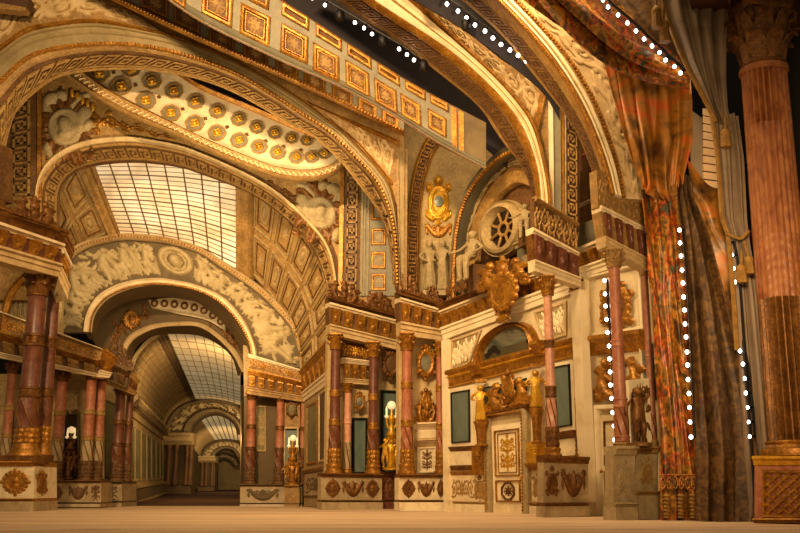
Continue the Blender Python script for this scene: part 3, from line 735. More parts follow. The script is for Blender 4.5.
S = loft([(outer, A3, .1), (bead, A3, .1)], 80)
mb = MB(); strip(mb, S, [(0, .12), (.1, .16), (.14, .08)], nu=80); mb.build('gilt_edge', 'gold', r)
mb = MB(); strip(mb, S, [(.14, .06), (.24, .1), (.28, .03), (.44, .03), (.5, .07), (.54, .03), (.86, .03)], nu=80); mb.build('face_moulding', 'grey_paint', r)
mb = MB(); strip(mb, S, [(.86, .05), (.9, .14), (.97, .14), (1, .04)], nu=80); o = mb.build('inner_moulding', 'gold', r)
mb = MB(); beads(mb, S, 150, .94, .07, h=.14); mb.build('bead_row', 'gold', o)
S = loft([(bead, A3, .1), (low, A3b)], 90)
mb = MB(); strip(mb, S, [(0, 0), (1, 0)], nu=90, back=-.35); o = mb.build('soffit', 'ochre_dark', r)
mb = MB(); greek_key(mb, S, 34, .3, .82, .05, .13); mb.build('key_pattern', 'ochre', o)
mb = MB(); strip(mb, S, [(.0, .03), (.08, .06), (.16, .02)], nu=80); strip(mb, S, [(.9, .02), (.95, .06), (1, .04)], nu=80); mb.build('soffit_edging', 'ochre', o)
# wall above it
r = thing('spandrel_board', 'painted wall with leaf carving above the great left arch', 'wall panel', A3.at(200, 40))
stripL = [(60, -28), (105, -4), (200, 40), (275, 73), (340, 103), (404, 134)]
mb = MB(); polyprism(mb, A3, [(-40, -60), (60, -60)]+stripL+[(404, 290), (401, 285), (398, 230), (392, 190), (380, 170), (362, 150), (345, 133), (330, 121), (302, 100), (260, 74), (215, 52), (175, 36), (150, 30), (112, 22), (87, 20), (50, 24), (25, 30), (0, 47), (-40, 70)], .05, .3); mb.build('board', 'ochre', r, False)
S = loft([([(-10, 6), (20, -6), (60, -10), (100, -6), (166, 33)], A3, .06), ([(-10, 52), (25, 29), (60, 21), (110, 21), (166, 34)], A3, .06)], 60)
carve('acanthus', S, .0, .96, .06, .94, 'cream', r, .8, 'leaf_carving')
mb = MB(); strip(mb, S, [(0, .06), (.04, .1), (.08, .06)], nu=60); mb.build('spandrel_edge', 'gold', r)
S = loft([([(306, 101), (350, 120), (400, 141)], A3, .06), ([(332, 121), (362, 148), (392, 186)], A3, .06)], 30)
carve('acanthus', S, .1, .96, .1, .9, 'cream', r, .5, 'leaf_carving')
mb = MB(); strip(mb, S, [(0, .05), (.06, .12), (.12, .05)], nu=30); strip(mb, S, [(.9, .05), (.95, .1), (1, .05)], nu=30); mb.build('spandrel_edge', 'gold', r)

# ------------------------------------------------------------------ flat coffered strip and the hanging coffered border
K = Pl(34.2)
r = thing('coffered_strip', 'narrow ceiling strip of sunken squares just behind the hanging coffered border', 'ceiling panel', K.at(250, 50))
S = loft([([(60, -80), (140, -40), (200, -8), (275, 24), (340, 58), (404, 92)], K), ([(60, -26), (140, 13), (200, 41), (275, 74), (340, 104), (404, 135)], K)], 50)
mb = MB(); strip(mb, S, [(0, 0), (.3, .0), (.6, 0), (.88, 0)], nu=50, back=-.2); mb.build('board', 'blue_grey', r)
mb = MB(); strip(mb, S, [(.88, .02), (.92, .12), (.97, .12), (1, .03)], nu=50); o = mb.build('gilt_edge', 'gold', r)
mb = MB(); beads(mb, S, 110, .945, .07, h=.13); mb.build('bead_row', 'gold', o)
for x, y, w in ((118, -26, 30), (155, 3, 28), (187, 19, 27), (222, 39, 26), (256, 54, 25), (287, 68, 23), (315, 82, 22), (342, 97, 21), (367, 110, 19), (390, 121, 17)):
    coffer(S, x, y-1, w*1.1, w*.8, r, ('gold', 'ochre_dark', 'ochre'))
K = Pl(31)
r = thing('coffered_border', 'hanging border of gilded square coffers with rosettes, cut straight along its top', 'stage border', K.at(300, 60))
xs = [60, 140, 200, 277, 340, 400, 440, 486]
top = list(zip(xs, [-120, -76, -42, -2, 38, 76, 99, 123])); bot = list(zip(xs, [-58, -20, 20, 58, 86, 118, 143, 168]))
S = loft([(top, Pl(30.6)), (bot, K)], 60, 6)
mb = MB(); strip(mb, S, [(0, 0), (.2, 0), (.5, 0), (.8, 0), (1, 0)], nu=60, back=-.06); mb.build('cloth', 'blue_grey', r)
lip = loft([(bot, K), ([(x, y+2+1.5*math.sin(x*.09)) for x, y in bot], Pl(31.25)), ([(x, y-2) for x, y in bot], Pl(31.8))], 60)
mb = MB(); strip(mb, lip, [(0, .02), (.5, .02), (1, .0)], nu=60, back=-.05); mb.build('hem', 'ochre_dark', r)
mb = MB(); strip(mb, S, [(.86, .01), (.9, .05), (.95, .05), (.985, .01)], nu=60, back=-.02); mb.build('shade_strip', 'grey_dark', r)  # dark strip painted in as shade along the border's lower edge
mb = MB(); strip(mb, S, [(-.012, .02), (.0, .03), (.012, .02)], nu=60, back=-.08); mb.build('top_batten', 'ochre_dark', r)
for x, y, w in ((172, -18, 31), (217, 5, 29), (256, 25, 28), (294, 44, 26), (327, 63, 25), (358, 79, 23), (386, 96, 22), (411, 110, 20), (437, 123, 18)): coffer(S, x, y, w*1.18, w*1.1, r, ('gold', 'ochre_dark', 'ochre'), fw=.17)
for x, y, w in ((210, -32, 30), (255, -10, 29), (296, 10, 27), (330, 31, 26), (361, 50, 24), (390, 68, 22), (416, 84, 20), (441, 99, 18)): coffer(S, x, y-2, w*1.18, w, r, ('gold', 'ochre_dark', 'gold'), fw=.17)
mb = MB(); box(mb, S, .925, 1.0, .0, .97, -.02, .03); mb.build('end_panel', 'stone_ground', r, False)
for x in (455, 462):
    u, _ = S.inv(x, 130); mb = MB(); box(mb, S, u-.006, u+.006, .03, .9, -.02, .06); mb.build('end_bar', 'gold', r, False)

# ------------------------------------------------------------------ dark soffit and hidden fittings between the borders
K = Pl(30)
r = thing('black_border', 'plain black cloth border behind the first row of bulbs', 'stage border', K.at(400, 40))
S = loft([([(225, -90), (330, -50), (420, 0), (500, 70), (545, 150)], Pl(32.4)), ([(225, 0), (330, 60), (400, 100), (470, 136), (530, 190)], Pl(32.4))], 40)
mb = MB(); strip(mb, S, [(0, 0), (.5, .0), (1, 0)], nu=40, back=-.05); mb.build('cloth', 'black_cloth', r)
K = Pl(26.8)
r = thing('black_border', 'plain black cloth border behind the second row of bulbs', 'stage border', K.at(480, 40))
S = loft([([(400, -40), (460, -22), (520, 30), (560, 80)], K), ([(410, -2), (460, 27), (520, 72), (545, 95), (560, 120)], K)], 40)
mb = MB(); strip(mb, S, [(0, 0), (.5, .0), (1, 0)], nu=40, back=-.05); mb.build('cloth', 'black_cloth', r)

# ------------------------------------------------------------------ coffered cupola ring
D = Pl(38.5)
rimo = [(50, 62), (67, 77), (100, 100), (132, 117), (175, 134), (200, 146), (237, 162), (275, 176), (300, 180), (325, 178), (342, 168), (352, 148)]
rimi = [(64, 52), (86, 72), (112, 91), (150, 111), (200, 136), (237, 152), (275, 166), (305, 170), (328, 166), (340, 156), (345, 140)]
top = [(112, 50), (130, 62), (170, 71), (200, 89), (250, 110), (290, 127), (312, 137), (330, 146), (340, 148), (343, 138)]
r = thing('cupola_ring', 'cream ring of gilded octagonal coffers curving above the inner arch', 'ceiling', D.at(200, 120))
S = loft([(rimo, D, .1), (rimi, D, .1)], 70)
mb = MB(); strip(mb, S, [(0, .05), (.15, .2), (.3, .1), (.5, .12), (.8, .22), (1, .06)], nu=70); o = mb.build('rim', 'ochre', r)
mb = MB(); greek = [(k/120, .35+.3*(k % 2)) for k in range(121)]
tube(mb, [S.pt(a, b, .14) for a, b in greek], .05, 5); mb.build('zigzag', 'cream', o)
S = loft([(rimi, D), (top, Pl(39.0))], 60)
mb = MB(); strip(mb, S, [(0, 0), (.5, -.0), (1, 0)], nu=60, back=-.2); mb.build('band', 'ivory', r)
up = [(x, y-5) for x, y in top]
S2 = loft([(up, Pl(39.0), .1), (top, Pl(39.0), .1)], 60); mb = MB(); strip(mb, S2, [(-.2, .05), (.3, .15), (1, .03)], nu=60); mb.build('upper_edge', 'gold', r)
lowr = [(99, 74), (121, 87), (146, 101), (171, 114), (195, 124), (217, 133), (239, 140.5), (259, 147), (278, 153), (296, 157.5), (312, 157.5), (325, 154)]
uppr = [(108, 61), (131, 70), (152, 82), (174, 92), (196, 102), (217, 111.5), (239, 120), (257, 127.5), (275, 133.5), (292, 138.5), (307, 141)]
for lst, w0, w1 in ((lowr, 11.5, 7.2), (uppr, 11, 6.5)):
    for i, (x, y) in enumerate(lst):
        u, v = S.inv(x, y); R = (w0+(w1-w0)*i/len(lst))*D.m(x, y)
        mb = MB(); disc_ring(mb, S, u, v, R, R*.82, -.02, .05, 8, PI/8); o = mb.build('octagon_coffer', 'ochre', r, False)
        mb = MB(); disc_ring(mb, S, u, v, R*.82, 0, -.02, .02, 8, PI/8); mb.build('coffer_field', 'blue_grey', o, False)
        mb = MB(); og, t, upv, nn = S.frame(u, v); q = R*.46
        tube(mb, [og+nn*.06+t*q*.8*math.cos(a)*(1+.18*math.cos(4*a))+upv*q*.8*math.sin(a)*(1+.18*math.cos(4*a)) for a in np.linspace(0, 2*PI, 25)], q*.3, 6)
        ball(mb, og+nn*.05, q*.55, 8, 6); mb.build('rosette', 'bright_gold', o)
for a, b in zip(lowr[:-1], uppr[1:]):
    x, y = (a[0]+b[0])/2-1, (a[1]+b[1])/2+1; u, v = S.inv(x, y); mb = MB(); disc_ring(mb, S, u, v, .1, 0, -.01, .03, 4); mb.build('lozenge', 'ochre_dark', r, False)

# ------------------------------------------------------------------ inner arch with trophies in its spandrels
A4, A4b = Pl(41), Pl(42.6)
a4o = [(34, 300), (35, 205), (37, 184), (43, 168), (55, 155), (75, 144), (100, 138), (130, 136.5), (155, 140), (180, 145), (200, 152), (237, 168), (267, 184), (292, 203), (312, 223), (327, 243), (335, 266), (339, 300)]
a4b = [(38, 300), (38, 205), (40.5, 184), (46, 173), (58, 160), (76, 150), (100, 144), (130, 142), (155, 145), (180, 150), (200, 157), (237, 173), (267, 189), (292, 208), (312, 228), (325, 245), (332, 266), (336, 300)]
a4l = [(58, 300), (60, 210), (61, 190), (72, 175), (87, 168), (112, 164), (137, 163), (162, 165), (185, 169), (200, 174), (235, 187), (252, 195), (272, 208), (290, 223), (305, 238), (317, 258), (325, 280), (328, 300)]
r = thing('arch', 'inner arch with key pattern framing the glass skylight', 'arch', A4.at(190, 150))
S = loft([(a4o, A4, .1), (a4b, A4, .1)], 70); mb = MB(); strip(mb, S, [(0, .06), (.3, .14), (.6, .1), (1, .12)], nu=70); mb.build('face_moulding', 'cream', r)
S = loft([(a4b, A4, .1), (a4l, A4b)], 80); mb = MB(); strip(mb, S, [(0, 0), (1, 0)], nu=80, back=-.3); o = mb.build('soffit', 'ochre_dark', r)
mb = MB(); greek_key(mb, S, 40, .28, .8, .05, .13); mb.build('key_pattern', 'ochre', o)
mb = MB(); strip(mb, S, [(.02, .02), (.08, .07), (.15, .02)], nu=80); mb.build('soffit_edging', 'ochre', o)
r = thing('spandrel_board', 'wall of gilded trophies and key pattern pilasters around the inner arch', 'wall panel', A4.at(70, 130))
mb = MB(); polyprism(mb, A4, [(-40, 40), (40, 55)]+rimo[1:-1]+[(352, 140), (405, 140), (405, 310), (339, 310)]+a4o[::-1]+[(-40, 300)], 0., .3); mb.build('board', 'ochre', r, False)
S = Q(A4, (6, 90), (37, 80), (37, 196), (6, 196), .02)
mb = MB(); box(mb, S, 0, 1, 0, 1, -.02, .05); o = mb.build('key_pilaster', 'ochre_dark', r, False)
St = Q(A4, (10, 196), (10, 92), (33, 84), (33, 196), .08); mb = MB(); greek_key(mb, St, 7, .12, .88, .06, .13); mb.build('key_pattern', 'ochre', o)
mb = MB(); S = Q(A4, (38, 78), (42, 76), (42, 196), (38, 200), .02); strip(mb, S, [(0, .12), (1, .12)]); mb.build('gilt_strip', 'gold', r, False)
S = Q(A4, (41, 86), (96, 86), (96, 166), (41, 166), .02); carve('arms_leaves', S, .0, 1, .0, 1, 'old_gold', r, .8, 'gilt_leaves'); carve('arms', S, .0, 1, .0, 1, 'stone', r, .9, 'trophy')
for i in range(5):
    x, y = 72+i*5.2, 89+i*3.6; S = Q(A4, (x-2.5, y-3), (x+3, y), (x+2, y+9), (x-3, y+7), .1); mb = MB(); c = Cv(.5, 1, 30); c.leaf(.25, .05, 1.57, .9, .16); c.emit(mb, S, 0, 1, 0, 1, .8); mb.build('gilt_leaf', 'bright_gold', r)
S = loft([([(88, 98), (110, 110), (140, 124), (180, 139)], A4, .03), ([(90, 138), (110, 134), (140, 135), (182, 142)], A4, .03)], 30); carve('leafscroll', S, .02, .95, .02, .96, 'gold', r, 1.1, 'leaf_carving')
S = loft([([(248, 172), (275, 181), (300, 185), (325, 183), (340, 174)], A4, .03), ([(250, 178), (280, 194), (305, 216), (325, 240), (334, 262)], A4, .03)], 40)
carve('leafscroll', S, .02, .95, .02, .95, 'old_gold', r, .8, 'leaf_carving')
S = Q(A4, (292, 178), (343, 178), (343, 250), (292, 240), .06); carve('arms_leaves', S, 0, 1, 0, 1, 'old_gold', r, .8, 'gilt_leaves', flipx=True); carve('arms', S, 0, 1, 0, 1, 'stone', r, .9, 'trophy', flipx=True)
S = Q(A4, (341, 150), (345, 150), (342, 300), (338, 300), .02); mb = MB(); strip(mb, S, [(0, .12), (1, .12)]); mb.build('gilt_strip', 'gold', r, False)
S = Q(A4, (345, 150), (361, 150), (359, 300), (343, 300), .02); mb = MB(); box(mb, S, 0, 1, 0, 1, -.02, .04); o = mb.build('key_pilaster', 'ochre_dark', r, False)
St = Q(A4, (344.5, 300), (346.5, 150), (359.5, 150), (357.5, 300), .07); mb = MB(); greek_key(mb, St, 10, .1, .9, .06, .14); mb.build('key_pattern', 'ochre', o)
S = Q(A4, (362, 165), (397, 165), (397, 296), (360, 296), .03); mb = MB(); box(mb, S, 0, .25, 0, 1, -.02, .05); mb.build('grey_pilaster', 'blue_grey', r, False)
for k in (.03, .1, .2): mb = MB(); box(mb, S, k, k+.025, 0, 1, 0, .1); mb.build('reed', 'stone', r, False)
mb = MB(); box(mb, S, .25, 1, 0, 1, -.02, .04); mb.build('coffer_pilaster', 'blue_grey', r, False)
for y in (191, 213, 237, 260, 283): coffer(S, 378.5, y, 15, 17, r, ('gold', 'grey_dark', 'bright_gold'), fw=.12)

r = thing('wooden_beam', 'dark wooden beam end with a pale edge poking in at the top left corner', 'beam', A3.at(10, 6, 1.0))
S = Q(A3, (-30, -22), (30, -2), (25, 12), (-30, 8), .9); mb = MB(); box(mb, S, 0, 1, 0, .7, -.5, 0); mb.build('timber', 'brown_wood', r, False); mb = MB(); box(mb, S, 0, 1, .7, .95, -.4, .05); mb.build('pale_edge', 'ochre', r, False)

r = thing('pilaster', 'grey painted upright strip beside the right foot of the great arch', 'pilaster', A3.at(402, 285))
S = Q(A3, (396, 150), (408, 150), (407, 290), (399, 290), .08); mb = MB(); strip(mb, S, [(0, .02), (1, .02)]); mb.build('board', 'grey_paint', r, False)
for a, b in ((.05, .2), (.6, .7), (.82, .95)): mb = MB(); box(mb, S, a, b, 0, 1, 0, .1); mb.build('reed', 'ochre', r, False)
# ------------------------------------------------------------------ glass skylight and coffered vault over the gallery
N1, N2 = Pl(43.6), Pl(46.4)
S = loft([([(86, 150), (162, 149), (237, 152)], N1), ([(121, 238), (150, 240), (175, 245), (200, 251), (236, 268)], N2)], 40, 6)
mb = MB(); strip(mb, S, [(0, 0), (.3, 0), (.6, 0), (1, 0)], nu=40, back=-.06)
r = struct(mb.build('window_1', 'skylight_glass', None), 'long glowing glass skylight with a grid of dark bars above the gallery', 'window')
mb = MB()
for k in range(1, 8): tube(mb, S.pt(np.full(9, k/8), np.linspace(0, 1, 9), np.full(9, .03)), .035, 5)
mb.build('glazing_bar', 'lead_bar', r)
mb = MB()
for k in range(1, 22): tube(mb, S.pt(np.linspace(0, 1, 20), np.full(20, k/22), np.full(20, .03)), .016 if k % 3 else .03, 4)
mb.build('cross_bar', 'lead_bar', r)
def beam(name, label, q, pls, mat_='ochre'):
    S = loft([(q[0], pls[0]), (q[1], pls[1])], 8, 4); rr = None
    mb = MB()
    P = [(0, .02), (.1, .2), (.3, .1), (.5, .14), (.7, .1), (.9, .2), (1, .02)]
    U = np.array([p[0] for p in P]); hh = np.array([p[1] for p in P])
    G = S.pt(U[:, None]*np.ones(12), np.linspace(0, 1, 12)[None, :]*np.ones((7, 1)), hh[:, None]*np.ones(12)); B = S.pt(U[::6, None]*np.ones(12), np.linspace(0, 1, 12)[None, :]*np.ones((2, 1)), np.full((2, 12), -.2))
    mb.grid(np.concatenate([G, B[::-1]], 0), wrap_u=True, cap='v')
    return mb.build(name, mat_, None)
struct(beam('trim_1', '', ([(73, 155), (90, 155)], [(110, 240), (122, 237)]), (N1, N2)), 'moulded beam along the left side of the skylight', 'beam')
struct(beam('trim_2', '', ([(236, 168), (254, 182)], [(236, 270), (254, 280)]), (N1, N2)), 'moulded beam along the right side of the skylight', 'beam')
def vault(name, label, rows, pls, nu, nv, mat_='ochre', fm='gallery_stone', dm='ochre_dark', orn=True):
    S = loft([(rows[0], pls[0]), (rows[1], pls[1])], 40, 4)
    mb = MB(); strip(mb, S, [(0, 0), (.3, 0), (.6, 0), (1, 0)], nu=40, back=-.15); r = struct(mb.build(name, mat_, None), label, 'vault')
    for i in range(nu):
        for j in range(nv):
            a, b = (i+.08)/nu, (i+.92)/nu; c0, d = (j+.07)/nv, (j+.93)/nv
            mb = MB(); frame(mb, S, a, b, c0, d, .08, .09); o = mb.build('coffer', fm, r)
            mb = MB(); frame(mb, S, a+.14/nu, b-.14/nu, c0+.12/nv, d-.12/nv, .05, .06); mb.build('inner_border', dm, o)
            if orn:
                if (i+j) % 2: carve('rosette', S, a+.3/nu, b-.3/nu, c0+.28/nv, d-.28/nv, fm, o, .5, 'rosette', 2)
                else:
                    c = Cv(1, 1, 24); c.ring(.5, .5, .4, .4, .07); c.blob(.5, .5, .22, .22); mb = MB(); c.emit(mb, S, a+.22/nu, b-.22/nu, c0+.18/nv, d-.18/nv, .4); mb.build('boss', fm, o)
    return S, r
vault('ceiling_left', 'panelled vault left of the skylight, half hidden by the inner arch', ([(50, 225), (58, 195), (76, 158)], [(64, 262), (80, 246), (110, 235)]), (N1, N2), 2, 2)
vault('ceiling_right', 'panelled vault curving down right of the skylight', ([(253, 180), (280, 200), (303, 228), (322, 258), (331, 295), (331, 345)], [(253, 276), (265, 290), (280, 309), (291, 328), (298, 350), (301, 375)]), (N1, N2), 6, 2)

# ------------------------------------------------------------------ gallery arch with a grey relief frieze
G5, G5b = Pl(46.6), Pl(48.6)
o5 = [(40, 330), (48, 292), (58, 265), (70, 251), (87, 241), (120, 234), (150, 235), (175, 239), (200, 247), (225, 262), (257, 283), (282, 306), (300, 331), (307, 366)]
i5 = [(45, 332), (52, 298), (62, 272), (73, 257), (89, 247), (120, 240), (150, 241), (175, 245), (199, 253), (222, 268), (253, 289), (277, 311), (295, 335), (302, 368)]
p5 = [(84, 332), (86, 318), (92, 304), (103, 292), (125, 282), (155, 278), (180, 281), (200, 286), (225, 298), (245, 321), (256, 347), (258, 362)]
q5 = [(91, 332), (93, 318), (99, 307), (110, 297), (130, 288.5), (155, 285), (180, 287), (200, 292), (220, 303), (237, 321), (249, 342), (252, 362)]
s5 = [(96, 340), (98, 328), (105, 316), (120, 305), (142, 298), (162, 297), (187, 300), (200, 304), (220, 320), (235, 338), (244, 358), (245, 372)]
r = thing('arch', 'wide gallery arch faced with a pale relief of tumbling figures', 'arch', G5.at(170, 260))
S = loft([(o5, G5, .2), (i5, G5, .2)], 70); mb = MB(); strip(mb, S, [(0, .1), (.2, .3), (.5, .18), (.8, .22), (1, .08)], nu=70); o = mb.build('outer_moulding', 'cream', r)
mb = MB(); beads(mb, S, 120, .65, .06, h=.2); mb.build('bead_row', 'gold', o)
S = loft([(i5, G5), (p5, G5)], 80, 3); mb = MB(); strip(mb, S, [(0, 0), (.5, 0), (1, 0)], nu=80, back=-.5); mb.build('frieze_ground', 'stone_ground', r)
c = Cv(8, 1, 34); rr = random.Random(3)
for k in range(26):
    x = .2+k*.3
    if abs(x-4.0) < .4: continue
    c.figure(x, .04+.1*rr.random(), .8+.12*rr.random(), rr.uniform(-1, 1), rr.choice((-1, 1)), rr)
for k in range(320): c.leaf(rr.uniform(.1, 7.9), rr.uniform(.1, .9), rr.uniform(0, 6.28), rr.uniform(.15, .35), rr.uniform(.03, .05), rr.uniform(-1.5, 1.5), .7)
i0, i1 = np.searchsorted(c.x, [3.45, 4.5]); c.H[i0:i1] = 0
c.ring(3.98, .55, .38, .36, .07, 1.2); c.blob(3.98, .55, .17, .2, 0, 1.2); c.ring(3.98, .55, .26, .25, .025)
for k in range(16): a = PI*2*k/16; c.blob(3.98+.38*math.cos(a), .55+.36*math.sin(a), .06, .05, a, 1.8)
c.ring(7.0, .35, .2, .2, .04); c.plate(7., .35, .18, .18, .05)
mb = MB(); c.emit(mb, S, .01, .99, .04, .96, 1.15); mb.build('figure_relief', 'relief_stone', r)
S = loft([(p5, G5, .1), (q5, G5, .1)], 70); mb = MB(); strip(mb, S, [(0, .06), (.15, .25), (.4, .1), (.7, .14), (1, .02)], nu=70); o = mb.build('inner_moulding', 'ivory', r)
mb = MB(); beads(mb, S, 90, .88, .07, h=.1); mb.build('bead_row', 'gold', o)
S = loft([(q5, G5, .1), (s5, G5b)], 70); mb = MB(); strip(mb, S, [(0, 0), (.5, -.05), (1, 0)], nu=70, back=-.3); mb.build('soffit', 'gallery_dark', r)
# inside the gallery: second cupola and arch
G6, G6b = Pl(50), Pl(51.5)
o6 = [(118, 372), (122, 348), (128, 337), (140, 329), (155, 324), (175, 322), (200, 323), (220, 335), (237, 352), (246, 372)]
q6 = [(122, 374), (126, 352), (132, 341), (144, 333), (158, 328), (176, 326), (199, 327), (218, 339), (233, 355), (242, 372)]
s6 = [(130, 378), (133, 356), (140, 344), (154, 336), (170, 334), (200, 336), (220, 346), (232, 358), (238, 376)]
r = thing('arch', 'smaller plain arch seen through the gallery arch, below a sliver of cupola', 'arch', G6.at(170, 330))
S = loft([(o6, G6), (q6, G6)], 50); mb = MB(); strip(mb, S, [(0, .05), (.4, .15), (1, .05)], nu=50); mb.build('face_moulding', 'cream', r)
S = loft([(q6, G6), (s6, G6b)], 50); mb = MB(); strip(mb, S, [(0, 0), (1, 0)], nu=50, back=-.2); mb.build('soffit', 'gallery_dark', r)
top6 = [(92, 340), (98, 318), (112, 302), (140, 293), (170, 291), (200, 297), (228, 315), (246, 345), (252, 372)]
S = loft([(top6, G6), (o6, G6)], 50, 2); mb = MB(); strip(mb, S, [(0, -.02), (1, -.02)], nu=50, back=-.2); mb.build('spandrel', 'gallery_dark', r)
carve('leafscroll', S, .1, .35, .35, .95, 'old_gold', r, .6, 'leaf_carving'); carve('leafscroll', S, .66, .92, .35, .95, 'old_gold', r, .6, 'leaf_carving')
S2 = Q(G6, (122, 309), (140, 309), (140, 330), (122, 330), .1); carve('medallion', S2, 0, 1, 0, 1, 'gold', r, .8, 'medallion'); S2 = Q(G6, (226, 327), (240, 327), (240, 346), (226, 346), .1); carve('medallion', S2, 0, 1, 0, 1, 'old_gold', r, .8, 'medallion')
S = loft([([(148, 300), (175, 298), (203, 304), (224, 320)], G6, .08), ([(152, 308), (178, 314), (206, 320), (226, 331)], G6, .08)], 24); mb = MB(); strip(mb, S, [(0, 0), (.8, 0), (.9, .08), (1, .1)], nu=24); mb.build('cupola_band', 'ivory', r)
for k in range(8): mb = MB(); disc_ring(mb, S, (k+.5)/8, .42, .2, .1, 0, .06, 8, PI/8); mb.build('octagon_coffer', 'old_gold', r, False)

# ------------------------------------------------------------------ the long gallery beyond
n_, f_ = Pl(51.5), Pl(74)
S = loft([([(128, 408), (130, 385), (136, 360), (147, 345), (160, 336)], n_), ([(163, 432), (165, 424), (171, 413), (181, 405), (193, 399)], f_)], 30, 10)
mb = MB(); strip(mb, S, [(0, 0), (.3, 0), (.6, 0), (1, 0)], nu=30, back=-.2); r = struct(mb.build('ceiling_gallery', 'gallery_stone', None), 'barrel vault of the long gallery with coursed blocks and small lunettes', 'vault')
mb = MB()
for k in range(1, 12): tube(mb, S.pt(np.full(20, k/12), np.linspace(0, 1, 20), np.full(20, .0)), .025, 4)
for k in range(1, 16): tube(mb, S.pt(np.linspace(0, 1, 20), np.full(20, k/16), np.full(20, .0)), .025, 4)
mb.build('block_joints', 'gallery_joint', r)
for k in range(7):
    v = .08+k*.125; P = []
    for t in np.linspace(0, PI, 9): P.append(S.pt(.06+.14*math.sin(t), v+.03*math.cos(t), .02))
    P = np.array(P); ctr = S.pt(.06, v, .03); mb = MB(); n = len(P); mb.add(np.vstack([P, [ctr]]), [(i, i+1, n) for i in range(n-1)]); tube(mb, P, .07, 5); mb.build('lunette', 'gallery_dark', r)
S = loft([([(166, 332), (205, 336), (240, 346)], n_), ([(195, 398.5), (218, 400), (240, 405)], f_)], 20, 6)
mb = MB(); strip(mb, S, [(0, 0), (1, 0)], nu=20, back=-.1); r = struct(mb.build('window_2', 'gallery_skylight', None), 'dim glass roof of the long gallery between its stone ribs', 'window')
mb = MB()
for k in range(1, 8): tube(mb, S.pt(np.full(9, k/8), np.linspace(0, 1, 9), np.full(9, .03)), .022, 4)
for k in range(1, 15): tube(mb, S.pt(np.linspace(0, 1, 12), np.full(12, 1-(1-k/15)**1.3), np.full(12, .03)), .016, 4)
mb.build('glazing_bar', 'gallery_joint', r)
struct(beam('trim_3', '', ([(157, 337), (167, 332)], [(191, 400), (195.5, 398)]), (n_, f_), 'gallery_dark'), 'moulded rib along the gallery roof glass', 'beam')
S = loft([([(128, 396), (128, 506)], n_), ([(163.5, 430), (163.5, 493)], f_)], 30, 10)
# here u runs downward and v away from the viewer
def gal(mb, v0, v1, u0, u1, h): box(mb, Sg, u0, u1, v0, v1, -.1, h)
class Flip(Surf): pass
Sg = Surf(np.transpose(S.G, (1, 0, 2)))           # u away, v down
mb = MB(); strip(mb, Sg, [(0, 0), (1, 0)], back=-.3); r = struct(mb.build('wall_left', 'gallery_stone', None), 'receding left wall of the gallery hung with dim landscape panels', 'wall')
mb = MB(); strip(mb, Sg, [(0, .5), (.03, .5), (.06, .3), (.1, .25), (.11, .12), (.17, .1)], back=-.1); o = mb.build('cornice', 'gallery_stone', r)
mb = MB()
for k in range(26): box(mb, Sg, (k+.2)/26, (k+.7)/26, .06, .1, .1, .4)
mb.build('dentils', 'gallery_dark', o)
for k in range(7):
    a, b = (k+.06)/7, (k+.94)/7
    mb = MB(); box(mb, Sg, a, b, .24, .78, -.02, .01); o = mb.build('wall_panel', 'gallery_panel', r, False)
    mb = MB(); frame(mb, Sg, a, b, .24, .78, .1, .04); mb.build('panel_frame', 'gallery_stone', o)
mb = MB(); strip(mb, Sg, [(.82, .25), (.85, .25), (.86, .1), (.97, .12), (1, .3)], back=-.1); o = mb.build('balustrade_rail', 'gallery_stone', r)
mb = MB()
for k in range(32): box(mb, Sg, (k+.25)/32, (k+.75)/32, .86, .97, .05, .24)
mb.build('balusters', 'gallery_dark', o)
S = loft([([(262, 340), (262, 508)], n_), ([(240, 404), (240, 493)], f_)], 20, 4); Sg2 = Surf(np.transpose(S.G, (1, 0, 2)))
mb = MB(); strip(mb, Sg2, [(0, 0), (1, 0)], back=-.3); struct(mb.build('wall_right', 'gallery_stone', None), 'receding right wall of the gallery behind the columns', 'wall')
a, b = Pl(46.4), Pl(97)
P = np.array([a.at(60, 506.5), a.at(262, 506.5), b.at(246, 489.5), b.at(150, 489.5)]); mb = MB(); mb.add(np.vstack([P, P-[0, 0, .3]]), [(0, 1, 2, 3), (7, 6, 5, 4), (0, 4, 5, 1), (1, 5, 6, 2), (2, 6, 7, 3), (3, 7, 4, 0)])
struct(mb.build('floor_gallery', 'carpet', None, False), 'dark brown carpeted floor running away down the gallery', 'floor')
